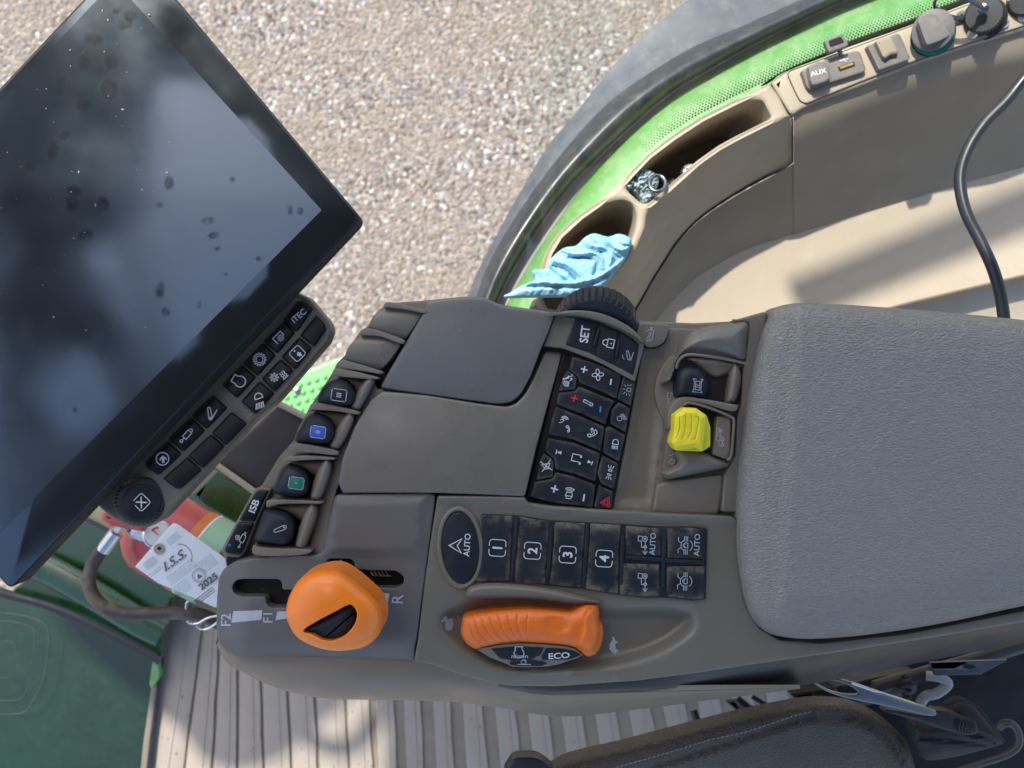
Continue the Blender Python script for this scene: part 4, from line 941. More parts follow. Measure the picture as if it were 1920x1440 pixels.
# yellow knob
yb = rnd(f8([(335,872),(410,816),(500,820),(580,876),(608,965),(608,1108),(548,1146),(350,1140),(312,1084),(330,1000)]), 3)
yk = relief('yellow_knob', yb, 30, M['yellow'], con, r=3, depth=40)
yt = f8([(336,874),(410,818),(498,820),(580,876),(566,1000),(548,1146),(495,1120),(400,1140),(345,1136),(312,1082),(332,1000)])
inn = f8([(370,880),(425,840),(490,842),(555,885),(545,1000),(522,1100),(480,1085),(400,1100),(350,1080),(362,1000)])
yz = zsum(54, lambda X, Y: np.where(inside(X, Y, yt), 9*np.clip(pdist(X, Y, yt)/9, 0, 1), 0))
ygr = []
for x, w_ in ((378,20),(423,12),(467,10),(520,0)):
    ygr.append(groove(spl(f8([(x-4,880),(x,896),(x-2,960),(x-6,1000),(x-26,1048)] if x < 500 else [(x-24,886),(x,892),(x-8,960),(x-16,1010),(x-28,1056),(x-42,1052)]), 4, False), 3.2, 2.1))
relief('knob_cap', rnd(yt, 2), zsum(yz, *ygr), M['yellow'], yk, r=1.5, depth=30, step=1.7, sharp=45)

# ---- armrest pad
pad = spl([(1440,600),(1452,578),(1480,570),(1510,568),(1600,572),(1800,588),(2000,610),(2330,660),(2340,900),(2330,1060),(2100,1105),(1920,1136),(1800,1162),(1700,1180),(1600,1193),(1520,1198),(1468,1194),(1436,1184),(1410,1158),(1394,1110),(1384,1040),(1382,960),(1386,880),(1398,780),(1412,700),(1428,630)], 4)
pz_ = zsum(18, dome(pad, 36, 44), lambda X, Y: 12*sstep(pdist(X, Y, pad)/95), lambda X, Y: -7*sstep((1505+(Y-600)*-.06-X)/24)*(Y < 2000), crown(1750, 880, 900, 420, 9))
relief('armrest_pad', pad, pz_, M['pad'], con, r=0, depth=50, step=9, sharp=80)

random.seed(21)
def scuffs(name, box, n, zf, par, outl):
    L = []
    for k in range(n):
        x = random.uniform(box[0], box[2]); y = random.uniform(box[1], box[3]); a = random.gauss(.3, .7); l = random.choice([3, 5, 8, 14]); c = random.uniform(-.02, .02)
        pts = [(x+cos(a+c*i)*i*l/5, y+sin(a+c*i)*i*l/5) for i in range(6)]
        if inside(np.array([p[0] for p in pts]), np.array([p[1] for p in pts]), offs(outl, 8)).all(): L.append((random.choice([.35, .45, .6]), pts))
    return strokes(name, L, .4, zf, M['scuff'], par, lift=.25)
M['scuff'] = pmat('scuff', (.22, .20, .17), .6, 900, 0, .2)
midz = zsum(16, crown(860, 850, 220, 120, 11)); lidz = zsum(14, crown(880, 640, 170, 110, 7), plane(0, 860, 650, .02, -.02))
scuffs('scuff_marks', (640, 730, 1050, 925), 26, midz, con, rnd(mid, 6))
scuffs('scuff_marks', (720, 560, 1030, 750), 22, lidz, con, rnd(lid, 8))
scuffs('scuff_marks', (430, 930, 800, 1230), 18, gzp, con, rnd(gp, 5))
sp_ = []
V = []; F = []
def motes(n, box, zf, outl, holes_=()):
    k = 0
    while k < n:
        x = random.uniform(box[0], box[2]); y = random.uniform(box[1], box[3]); k += 1
        if not inside(np.array([x]), np.array([y]), offs(outl, 5))[0]: continue
        r = random.choice([.5, .6, .8, 1.1]); c = P(x, y, float(np.ravel(zf(np.array([x]), np.array([y])))[0])+.3); s0 = len(V)
        for j in range(5): V.append(c+Vector((cos(j*1.26)*r, sin(j*1.26)*r*.7, 0))*S)
        F.append(tuple(range(s0, s0+5)))
motes(90, (640, 730, 1050, 925), midz, rnd(mid, 6)); motes(70, (720, 560, 1030, 750), lidz, rnd(lid, 8)); motes(90, (430, 930, 800, 1230), gzp, rnd(gp, 5)); motes(160, (1390, 570, 1920, 1190), pz_, pad)
motes(120, (780, 930, 1380, 1280), bodyz, rnd(bd, 5))
tag(mkobj('dust_motes', V, F, M['scuff'], None, merge=False), 'tiny pale dust motes scattered over the console covers and armrest', 'dust', kind='stuff')
# ================================================================ MONITOR
mz = plane(62, 400, 500, -.035, -.075)
mon = thing('touch_monitor', 200, 500, 0, 'large dark touch monitor with a smudged switched off screen', 'monitor')
mc = rnd([(249,-98),(677,409),(20,1106),(-406,597)], 16, 8)
relief('housing', mc, mz, M['void'], mon, r=1.5, depth=46)
relief('bezel', offs(mc, 3), zsum(mz, 2), M['bezel'], mon, r=1, depth=4)
scr = [(603,394),(215,-35),(-350,560),(-58,1056)]
so1 = relief('screen', scr, zsum(mz, 2.8), M['screen'], mon, r=0, depth=1)
V = []; F = []
random.seed(3)
blobs = [(a1(*p), r*.52) for p, r in (((670,80),26),((640,120),30),((325,90),24),((480,200),34),((430,320),30),((570,320),28),((560,460),40),((310,440),30),((430,540),28),((335,695),19),((270,770),32),((150,850),20),((870,940),26),((1195,925),14),((820,1055),14),((440,1210),28),((1070,1135),22),((1100,1210),20),((1490,1080),16),((1545,1085),15),((530,1050),26),((370,1050),32),((600,50),20),((1160,1410),8),((1120,1280),12),((1330,1330),12),((380,980),26))]
blobs += [(b8(675, 100), 15), (b8(318, 605), 6), (b8(700, 190), 10), (b8(840, 160), 7)]
for (x, y), r in blobs:
    ph = random.random()*6; el = random.uniform(.75, 1.25); s0 = len(V)
    for k in range(22):
        a = 2*pi*k/22; rr = r*(1+.1*sin(2*a+ph)+.05*sin(5*a+ph*2)); px, py = x+cos(a)*rr*el, y+sin(a)*rr/el
        V.append(P(px, py, float(mz(px, py))+3.05+.02*len(F)/10))
    F.append(tuple(range(s0, s0+22)))
M['fp'] = None; fpv, fpf = V, F
def fpmat():
    m, t, b = newmat('finger marks'); L = t.links.new
    b.inputs['Base Color'].default_value = (.006, .008, .009, 1); b.inputs['Roughness'].default_value = .35; b.inputs['Specular IOR Level'].default_value = .12; at = N(t, 'ShaderNodeAttribute'); at.attribute_name = 'fall'; ml = N(t, 'ShaderNodeMath'); ml.operation = 'MULTIPLY'; L(at.outputs['Fac'], ml.inputs[1])
    tr = N(t, 'ShaderNodeBsdfTransparent'); mx = N(t, 'ShaderNodeMixShader'); g = N(t, 'ShaderNodeNewGeometry'); n = N(t, 'ShaderNodeTexNoise'); n.inputs['Scale'].default_value = 260; n.inputs['Detail'].default_value = 5; L(g.outputs['Position'], n.inputs['Vector'])
    mr = N(t, 'ShaderNodeMapRange'); mr.inputs[1].default_value = .35; mr.inputs[2].default_value = .65; mr.inputs[3].default_value = .1; mr.inputs[4].default_value = .45; L(n.outputs['Fac'], mr.inputs[0])
    L(mr.outputs[0], ml.inputs[0]); L(ml.outputs[0], mx.inputs[0]); L(tr.outputs[0], mx.inputs[1]); L(b.outputs[0], mx.inputs[2]); L(mx.outputs[0], t.nodes['Material Output'].inputs[0]); return m
M['fp'] = fpmat()
for fc in fpf:
    ring = [fpv[i] for i in fc]; cc = sum(ring, Vector())/22
    o = mkobj('finger_mark', ring+[cc.lerp(v, .55) for v in ring]+[cc], [(i, (i+1)%22, 22+(i+1)%22, 22+i) for i in range(22)]+[(22+i, 22+(i+1)%22, 44) for i in range(22)], M['fp'], so1, merge=False)
    at_ = o.data.attributes.new('fall', 'FLOAT', 'POINT')
    for i in range(45): at_.data[i].value = 0.0 if i < 22 else 1.0
V = []; F = []
for k in range(60):
    x = random.uniform(0, 560) if k > 90 else random.uniform(0, 320); y = random.uniform(0, 620)
    if not inside(np.array([x]), np.array([y]), offs(mc, 12))[0]: continue
    r = random.choice([.4, .5, .6, .8]) if k > 14 else random.uniform(1.0, 1.7); s0 = len(V); ph = random.random()*3
    for j in range(8):
        a = 2*pi*j/8; px, py = x+cos(a)*r*1.7*cos(ph)-sin(a)*r*sin(ph), y+cos(a)*r*1.7*sin(ph)+sin(a)*r*cos(ph)
        V.append(P(px, py, float(mz(px, py))+4.2))
    F.append(tuple(range(s0, s0+8)))
tag(mkobj('dried_specks', V, F, M['stripe'], so1, merge=False), kind='stuff')

# ================================================================ KEY BAR below the monitor
kb = thing('monitor_key_bar', 400, 780, -70, 'narrow brown bar of black shortcut keys with a round dial at its end', 'key bar')
bar = rnd([(150,905),(545,520),(562,551),(578,558),(619,606),(622,622),(615,640),(520,752),(471,794),(347,928),(300,978),(275,990),(250,989),(213,972),(185,948)], 9)
bar = rnd([(160,900),(535,530),(560,550),(578,557),(618,604),(622,622),(614,642),(520,752),(471,794),(347,928),(302,976),(275,990),(248,989),(213,972),(186,950)], 6)
kbz = lambda X, Y: -32+0*X
relief('bar_body', bar, zsum(kbz, groove(f2([(860,790),(1065,975)]), -4, 5)), M['body'], kb, r=5, depth=40, step=8)
inr = rnd([(205,905),(545,562),(562,560),(606,608),(610,622),(604,640),(515,742),(468,783),(330,930),(280,960),(240,940)], 8)
relief('bar_inlay', inr, -31, M['body'], kb, r=2, depth=6, holes=[])
keys = {'iTEC': [(1368,228),(1395,226),(1455,272),(1362,408),(1348,408),(1280,345)], 'blank1': [(1485,322),(1530,368),(1540,402),(1470,508),(1388,440)], 'pto': [(1275,360),(1338,425),(1235,550),(1155,480)],
 'screen': [(1375,462),(1448,525),(1350,655),(1268,580)], 'gear': [(1140,500),(1215,570),(1108,693),(1025,620)], 'heat': [(1255,602),(1330,668),(1218,798),(1142,720)], 'engine': [(1005,640),(1088,712),(975,838),(888,760)],
 'light': [(1120,745),(1207,815),(1092,943),(1010,865)], 'hitch': [(820,835),(903,908),(780,1035),(693,955)], 'blank2': [(940,940),(1028,1010),(905,1140),(820,1068)], 'cyl': [(680,980),(760,1055),(630,1182),(542,1105)],
 'blank3': [(805,1085),(887,1155),(755,1288),(668,1215)], 'arrow': [(525,1130),(608,1205),(470,1333),(400,1290),(390,1262)], 'blank4': [(655,1232),(737,1308),(612,1420),(585,1420),(508,1362)]}
KO = {}; kkz = -22
for n_, p in keys.items():
    q = rnd(f2(p), 2.2); rim = relief('key_socket', offs(q, -2), -29.5, M['void'], kb, r=0, depth=3)
    KO[n_] = relief('key', offs(q, .4), kkz, M['key'], kb, r=1.5, depth=10)
A_ = 45
def kic(n_, c, lines, s, w=1.7, ang=A_, sx=1, z=kkz): icon(KO[n_], lines, *f2(*c), s, ang, z, M['white'], w=w, sx=sx, lift=.6)
text('writing', 'iTEC', *f2(1372,315), 15.5, 40, kkz, M['white'], KO['iTEC'], .02, lift=.6)
def gear(r0, r1, n, hole=None):
    o = []
    for k in range(n):
        for da, r in ((-.28, r0), (-.16, r1), (.16, r1), (.28, r0)):
            a = 2*pi*(k+da)/n; o.append((cos(a)*r, sin(a)*r))
    o.append(o[0]); return [o]+([circ(0, 0, hole, 16)] if hole else [])
kic('pto', (1250,455), [[(-1,-.6),(-1,.7),(.8,.7),(.8,-.2)]], 11, 1.9)
kic('pto', (1256,458), gear(.7, 1.05, 8, .32), 5.8, .9)
kic('screen', (1363,558), [circ(0,0,1,4,0,0)][:0]+[rrect(1,.95,.4)], 12, 1.6)
kic('screen', (1370,565), [fill([(-.1,-.8),(.25,-.5),(.25,-.85),(.65,-.85),(.65,-.1),(.95,-.1),(.2,.7),(-.6,-.1),(-.25,-.1)])], 7, 1.4)
kic('screen', (1345,542), [fill(circ(0,0,1,8)[:-1])], 1.8, 1)
kic('gear', (1120,596), gear(.82, 1.1, 14, .58), 11, 1.3)
kic('heat', (1215,712), gear(.6, 1.1, 8, .35), 7.4, 1.0)
kic('heat', (1272,693), [[(x-.2,-.9),(x+.15,-.5),(x-.1,0),(x+.15,.4),(x,.9)] for x in (-.6,0,.6)]+[[(-.9,-1.1),(.9,-1.1)]], 7, 1.5)
kic('engine', (985,735), en_ic, 12, 2.4, ang=60)
kic('light', (1118,850), [circ(0,.35,.75,12,10,170)+[(-.75,.1),(.75,.1),(.74,.45)]], 10, 1.9, ang=20)
kic('light', (1122,872), [[(-.9+.42*i,-.0),(-1.5+.42*i+.1*i,-1.5)] for i in range(5)], 7.5, 1.8, ang=18)
kic('hitch', (805,945), [circ(-.15,1.1,.28,8,0,180)+circ(-.15,-.9,.36,8,180,360)+[(.13,1.1)], circ(-.15,-.9,.14,8), [(-.1,-1.35),(1.5,.6)]], 9, 1.9, ang=10)
kic('cyl', (650,1085), [circ(-1.35,0,.24,8), [(-1.1,0),(-.55,0)], [(-.55,-.42),(.95,-.42),(.95,.42),(-.55,.42),(-.55,-.42)], circ(1.2,0,.26,8,-100,100)], 10.5, 1.9, ang=48)
kic('arrow', (496,1235), [circ(0,0,1,24)], 11.8, 2.0)
kic('arrow', (500,1238), [fill([(-.35,-1),(.35,-1),(.35,.1),(.95,-.4),(.95,.25),(0,1.1),(-.95,.25),(-.95,-.4),(-.35,.1)])], 6.8, 1, ang=5)
dc = f3(590,320); di = f3(598,330)
dial = lathe('dial', (*dc, -34), (*dc, 66), [(0,47),(6,47),(8,46),(18,45),(22,42),(24,37)], M['black'], kb, 216, ribs=36, rd=1.7, sharp=25)
cap = lathe('dial_cap', (*di, -14), (*di, 86), [(0,35),(2,34),(3,32),(3.2,0.5)], M['rubber'], dial, 60)
icon(cap, [rrect(1,1,.35)], *f3(594,330), 12.5, 45, -6.6, M['white'], w=1.6)
text('writing', 'X', *f3(594,331), 22, 45, -6.6, M['white'], cap, .01, sx=1.1)

# ================================================================ EXTINGUISHER and its tag
EZ = -800
kk_ = (CAM-EZ)/CAM
ex = thing('fire_extinguisher', 350, 1040, EZ-130, 'red fire extinguisher with a dusty black hose lying beside the console front', 'fire extinguisher')
p0 = (248, 972, EZ); p1 = (480, 1096, EZ)
R0 = 79*kk_
lathe('cylinder', p0, p1, [(0, 30), (6, 46), (20, 78), (45, 103), (75, R0-3), (100, R0), (560, R0), (580, R0-12)], M['redpaint'], ex, 64)
def bandL(name, d0, d1, rr, mat): return lathe(name, p0, p1, [(d0, rr-.5), (d0+.3, rr), (d1, rr), (d1+.3, rr-.5)], mat, ex, 64)
M['lab_or'] = pmat('orange label', (.55, .16, .03), .4, 900, 0, .3); M['lab_gr'] = pmat('green label', (.28, .46, .30), .4, 900, 0, .2); M['lab_dk'] = pmat('dark label', (.09, .08, .05), .4, 900, 0, .3)
bandL('label_band', 190, 215, R0+1.2, M['lab_or']); bandL('label_band', 216, 222, R0+1.5, M['paper']); bandL('label_band', 223, 290, R0+1.2, M['lab_gr']); bandL('label_band', 291, 380, R0+1.0, M['lab_dk'])
relief('valve', rnd(f3([(470,500),(560,480),(640,520),(690,560),(600,600),(520,570)]), 4), EZ+150, M['steel'], ex, r=6, depth=60)
relief('carry_handle', rnd(f3([(330,395),(345,385),(470,440),(560,470),(620,480),(610,530),(480,505),(380,490),(325,450)]), 4), EZ+190, M['redpaint'], ex, r=8, depth=24)
gc = f3(700,545)
ga = lathe('pressure_gauge', (*gc, EZ+120), (gc[0]+3, gc[1]+2, EZ+230), [(0,36),(4,38),(34,38),(38,34),(39,31)], M['steel'], ex, 40)
lathe('gauge_face', (*gc, EZ+155), (gc[0]+3, gc[1]+2, EZ+265), [(0,31),(5.0,31),(5.2,1)], M['paper'], ga, 30)
icon(ga, [(4, circ(0,0,.8,14,20,160)), (2,[(0,-.1),(.1,.6)])], gc[0]+1, gc[1]+1, 16, 60, EZ+163, M['red'], w=2)
tube('hose', [(*f3(352,620), EZ+160), (*f3(300,690), EZ+165), (*f3(258,770), EZ+168), (*f3(240,860), EZ+165), (*f3(262,950), EZ+160), (*f3(320,1020), EZ+155), (*f3(400,1060), EZ+150), (*f3(520,1082), EZ+145), (*f3(700,1080), EZ+140), (*f3(860,1078), EZ+140), (*f3(980,1088), EZ+135), (*f3(1060,1115), EZ+130), (*f3(1180,1180), EZ+120)], 17.5, M['hose'], ex, n=20)
tube('hose_ferrule', [(*f3(425,535), EZ+162), (*f3(335,655), EZ+162)], 19, M['steel'], ex, n=24, sm=0)
tube('hose_nut', [(*f3(470,475), EZ+162), (*f3(415,548), EZ+162)], 12, M['steel'], ex, n=6, sm=0)
for q in ([(915,998),(900,1010),(895,1050)], [(900,1130),(930,1150),(980,1145),(1040,1112),(1110,1095)], [(965,1165),(1000,1188),(1050,1180),(1110,1140)]):
    tube('wire_clip', [(*f3(*p), EZ+175) for p in q], 3.2, M['steel'], ex, n=8)
tz = plane(EZ+185, 340, 1060, -.12, .05)
tagp = f3([(806,472),(830,478),(1000,590),(1150,705),(1150,760),(1096,1020),(1070,1040),(960,985),(830,900),(715,880),(552,765),(600,690),(680,600),(740,540)])
tg = relief('inspection_tag', rnd(f3([(806,472),(835,480),(1160,712),(1200,1040),(1090,1040),(960,980),(714,880),(552,765)]), 2), tz, M['paper'], None, r=1, depth=5, step=14)
tag(tg, 'white paper inspection tag hanging on the red extinguisher', 'tag')
text('writing', 'I.S.S.', *f3(812,722), 23, 37, tz, M['ink'], tg, .012, lift=3, sx=1.25, shear=.4)
text('writing', '2025', *f3(1045,865), 17, 37, tz, M['ink'], tg, .03, lift=3, sx=1.2)
lines = []
def tl_(x, y, L, n, gap, w=1.0, a=37):
    A = radians(a)
    for k in range(n):
        cx, cy = f3(x, y); cx += sin(A)*gap*k; cy += cos(A)*gap*k; u = -L/2
        while u < L/2:
            seg = random.uniform(1.2, 4.5); lines.append((w, [(cx+cos(A)*u, cy-sin(A)*u), (cx+cos(A)*min(u+seg, L/2), cy-sin(A)*min(u+seg, L/2))])); u += seg+random.uniform(.6, 1.4)
tl_(640, 722, 26, 5, 3.4); tl_(800, 560, 26, 4, 3.6); tl_(690, 790, 30, 2, 3.8); tl_(850, 775, 62, 5, 4.0, .9); tl_(850, 880, 30, 6, 4.0, .9); tl_(1010, 720, 40, 7, 3.6, .9); tl_(1000, 960, 52, 3, 4.2, 2.4)
lines += [(1.2, place([circ(0,0,1,20)], *f3(985,825), 13, 37)[0]), (1.0, place([circ(0,0,1,20)], *f3(985,825), 10, 37)[0]), (3, place([[(-.4,-.3),(0,.4),(.4,-.3),(-.4,-.3)]], *f3(985,830), 8, 37)[0])]
lines += [(1.6, place([circ(0,0,1,16,-60,60)], *f3(850,700), 24, 37)[0])]
strokes('small_print', lines, 1, tz, M['ink'], tg, lift=3)
pr('eyelet_patch', [ell(*f3(712,645), 10, n=18)], M['beige'], tz, tg, 3)
pr('eyelet_hole', [ell(*f3(714,642), 3.6, n=12)], M['void'], tz, tg, 4)

# ================================================================ things seen past the monitor, lower left
hood = thing('green_bodywork', 200, 1100, -1750, 'deep green tractor bodywork panel beyond the extinguisher', 'bodywork')
HB = -1750
def surf(name, pts, z, mat, par, r=10, dp=40, dm=0, w=40, st=0):
    q = rnd(pts, r); return relief(name, q, zsum(z, dome(q, dm, w)) if dm else z, mat, par, r=0 if dm else 4, depth=dp, step=st)
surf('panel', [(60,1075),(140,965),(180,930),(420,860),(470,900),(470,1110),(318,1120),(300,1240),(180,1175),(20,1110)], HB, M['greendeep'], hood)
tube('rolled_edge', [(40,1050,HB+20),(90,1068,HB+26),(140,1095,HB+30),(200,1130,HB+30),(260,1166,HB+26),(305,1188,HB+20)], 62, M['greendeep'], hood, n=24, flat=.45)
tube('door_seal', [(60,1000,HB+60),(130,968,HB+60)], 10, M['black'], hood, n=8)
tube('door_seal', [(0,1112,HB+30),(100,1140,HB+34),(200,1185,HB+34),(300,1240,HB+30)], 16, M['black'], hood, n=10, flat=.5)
po = thing('door_post', 190, 985, -1500, 'pale olive post end showing just below the monitor edge', 'post')
M['olive'] = pmat('olive trim', (.30, .30, .14), .5, 900, .1, .15)
relief('post_face', rnd([(120,1000),(185,925),(235,985),(215,1005),(160,968)], 4), -1480, M['olive'], po, r=8, depth=60)
relief('post_face', rnd(f5([(0,0),(1,0),(1,1)])+[], 1), -1490, M['olive'], po, r=0, depth=1) if False else None
tube('post_seal', [(140,962,-1460),(232,1010,-1460)], 8, M['black'], po, n=8)
gp_ = surf('green_sliver_panel', b5([(738,920),(765,890),(770,1000),(735,1060),(720,1040)]), FZ+60, M['greenpaint'], None, 4)
tag(gp_, 'bright green sliver of bodywork between dark window and floor mat', 'bodywork')
# dark lower windscreen with moulded outline
ws = thing('lower_window', 130, 1300, -1950, 'dark reflective lower window with a faint rounded outline behind it', 'window')
M['brownback'] = pmat('grey brown backing', (.024, .027, .024), .5, 300, .1, .3, dust=.3, dustcol=(.05, .03, .03), dsc=12)
M['paneglass'] = glassmat('pane glass', (.8, .9, .85), .05, .05)
M['darkglass'] = pmat('dark glass', (.006, .022, .010), .5, 300, .02, .6, spec=.2, dust=.35, dustcol=(.05, .065, .05), dsc=9, dthr=.5)
relief('pane', rnd([(-200,1040),(20,1110),(180,1175),(296,1232),(285,1330),(262,1480),(240,1600),(-200,1600)], 5), plane(-1940, 150, 1300, .10, .12), M['paneglass'], ws, r=0, depth=1, step=40)
relief('green_backing', rnd([(-200,1040),(20,1110),(180,1175),(296,1232),(285,1330),(262,1480),(240,1600),(-200,1600)], 5), plane(-2010, 150, 1300, .10, .12), M['darkglass'], ws, r=3, depth=20, step=40)
pass
for q, wd in (([(-20,690),(90,700),(190,730),(228,770),(232,830),(212,1000),(150,1130),(100,1175),(-20,1180)], 3.2), ([(-20,728),(80,738),(150,760),(168,800),(160,900),(130,1050),(100,1105),(40,1115),(-20,1112)], 2.6), ([(-20,830),(50,830),(72,860),(78,910),(60,970),(35,1005),(-20,1000)], 2.4)):
    pts = spl(b5(q), 5, False); tube('moulded_outline', [(x, y, -1940+.10*(x-150)+.12*(y-1300)+2) for x, y in pts], wd*.36, M['fenderlip'], ws, n=6, sm=0)
# floor edge strip
es = thing('floor_edge_strip', 285, 1300, FZ, 'narrow brown sill strip along the left edge of the floor mat', 'sill')
relief('strip', [b5(*p) for p in [(795,590),(830,600),(800,800),(770,1000),(735,1250),(715,1440),(700,1560),(670,1560),(690,1330),(730,1050),(770,800)]], FZ+30, M['brown'], es, r=4, depth=60)
relief('strip_groove', [b5(*p) for p in [(812,600),(828,602),(800,830),(768,1050),(735,1290),(712,1500),(700,1500),(722,1290),(755,1050),(785,830)]], FZ+34, M['black'], es, r=1, depth=8)
# black panel with pale edges between key bar and levers
fpn = thing('front_panel', 500, 850, -760, 'dark brown lower panel with pale edges between key bar and levers', 'panel')
M['choc'] = pmat('chocolate panel', (.028, .022, .020), .6, 900, .2, .15)
relief('panel_face', rnd(b8([(1180,578),(1300,640),(1330,700),(1230,860),(1080,960),(900,850),(920,820),(1060,660)]), 4), -760, M['choc'], fpn, r=3, depth=60)
for a, b in (((905,830),(1095,965)), ((1165,572),(1320,650))):
    tube('panel_edge', [(*b8(*a), -745), (*b8(*b), -745)], 9, M['beige'], fpn, n=12, sm=0, flat=.6)
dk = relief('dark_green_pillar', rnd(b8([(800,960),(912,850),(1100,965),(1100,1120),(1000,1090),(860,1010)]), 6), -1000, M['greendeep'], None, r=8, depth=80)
tag(dk, 'dark green pillar foot behind the front panel and the extinguisher', 'pillar')
# green step plate with nubs
st = thing('green_step', 600, 740, -2400, 'light green step plate covered in round nubs seen above the levers', 'step')
relief('plate', rnd([(470,770),(560,700),(640,668),(720,690),(700,800),(600,860),(480,820)], 10), -2400, M['greenstep'], st, r=8, depth=60)
V = []; F = []
nb = []
for i in range(-9, 10):
    for j in range(-7, 8):
        x = 590+i*15.5+j*6; y = 745+j*14-i*5
        if not inside(np.array([x]), np.array([y]), [(480,770),(560,710),(640,680),(705,695),(690,790),(600,845),(490,810)])[0]: continue
        c = P(x, y, -2400); R_ = 14; s0 = len(V)
        for rr, zz in ((1, 0), (.85, .35), (.5, .6), (.15, .68)):
            for k in range(10): V.append(c+Vector((cos(k*pi/5)*R_*rr, sin(k*pi/5)*R_*rr, zz*R_))*S)
        for q in range(3):
            for k in range(10): F.append((s0+q*10+k, s0+q*10+(k+1) % 10, s0+q*10+10+(k+1) % 10, s0+q*10+10+k))
        F.append(tuple(s0+30+k for k in range(10)))
mkobj('nubs', V, F, M['greenstep'], st, merge=False)
lathe('bolt', (558, 732, -2398), (558, 732, -2300), [(0,18),(10,18),(14,10)], M['steel'], st, 6)
# ================================================================ RIGHT SIDE: sill trim, sockets, fender, window
TZ = -520
trim = thing('side_trim', 1500, 350, -900, 'tan moulded side trim with a cup holder and a long open bin', 'side trim')
def tz_at(x): return TZ-60*(1-min(1, max(0, (x-1000)/250.)))+ 40*min(1, max(0, (x-1450)/450.))
tzf = lambda X, Y: TZ-60*(1-np.clip((X-1000)/250, 0, 1))+40*np.clip((X-1450)/450, 0, 1)
outer = b1([(330,1330),(390,1180),(415,1100),(440,1000),(500,900),(620,790),(720,720),(860,600),(1000,450),(1140,345),(1300,240),(1500,140),(1690,54)])
cup_in = [(1127,540),(1147,517),(1180,480),(1206,440),(1213,407)]
tray_top = outer+b1([(1740,120),(1800,238)])+b1([(1700,285),(1650,305),(1550,355),(1400,440),(1300,515),(1200,590),(1100,680),(1010,760),(995,800),(990,860),(950,960),(900,1040),(830,1120),(740,1200),(640,1300),(560,1360)])
cup = spl(b1([(415,1180),(430,1080),(470,980),(540,890),(650,800),(760,730),(850,705),(910,725),(938,790),(930,870),(905,940),(850,1030),(780,1110),(680,1200),(560,1290),(460,1330),(420,1270)]), 3)
binh = rnd(b1([(880,640),(930,560),(1010,485),(1100,405),(1200,335),(1350,245),(1500,170),(1600,142),(1650,148),(1700,245),(1640,275),(1500,345),(1400,400),(1280,485),(1180,575),(1080,665),(1000,728),(960,720),(900,665)]), 6)
relief('sill_tray', rnd(tray_top, 4), tzf, M['tan'], trim, r=9, depth=60, step=14, holes=[cup, binh], hr=9, hd=420)
relief('cup_bottom', offs(cup, -4), TZ-330, M['tan2'], trim, r=0, depth=4); relief('bin_bottom', offs(binh, -4), TZ-330, M['tan2'], trim, r=0, depth=4)
# tray front face from shoulder down to seam
sh_l = [(1110,565),(1127,540),(1147,517),(1180,480),(1203,445),(1211,415),(1216,395),(1245,366),(1280,338),(1313,313),(1347,289),(1380,267),(1430,241),(1481,219)]
def lift(l, dz): return [(x, y, tz_at(x)+dz) for x, y in l]
def sdz(x): return -300+165*max(0, min(1, (x-1180)/305.))**1.6
def liftg(l, e=0): return [(x, y, tz_at(x)+sdz(x)+e) for x, y in l]
sm_l = [(1135,585),(1155,558),(1175,532),(1200,498),(1219,465),(1228,440),(1240,418),(1262,392),(1295,362),(1330,338),(1365,315),(1400,293),(1445,270),(1485,248)]
se_l = [(1165,625),(1188,585),(1205,556),(1222,525),(1243,492),(1262,462),(1285,434),(1313,407),(1345,384),(1380,362),(1410,345),(1440,329),(1465,317),(1485,303)]
skin('tray_face', [lift([(x-3, y-6) for x, y in sh_l], -2), lift(sh_l, -10), [(x, y, tz_at(x)+sdz(x)*.38) for x, y in sm_l], liftg(se_l)], M['tan'], trim, n=90, m=6)
tube('seam_line', liftg([(x+1, y+1) for x, y in se_l], 4), 2.6, M['void'], trim, n=6)
tube('seam_line', [(1485,222,TZ-4),(1486,250,TZ-52),(1486,303,TZ-128)], 2.0, M['void'], trim, n=6)
# socket section of the sill
deck = b2([(165,575),(265,500),(420,440),(580,380),(700,330),(1150,170),(1500,35),(1700,-40),(2100,-190),(2300,-240),(2300,0),(1920,205),(1500,330),(1200,430),(800,590),(500,700),(400,745),(330,790),(300,790)])
relief('socket_deck', rnd(deck, 5), tzf, M['tan'], trim, r=8, depth=60, step=20)
ins = b2([(285,520),(300,495),(600,385),(1150,180),(1500,50),(1800,-60),(2200,-200),(2260,40),(1900,185),(1500,310),(1180,415),(800,560),(500,680),(410,718),(370,700),(330,620)])
relief('socket_plate', rnd(ins, 8), zsum(tzf, 5), M['tan'], trim, r=3, depth=8, step=20)
tube('plate_gap', [(x, y, float(tzf(np.array([x]), 0)[0])+1) for x, y in rnd(ins, 8)], 2.2, M['choc'], trim, n=6, sm=0, closed=True)
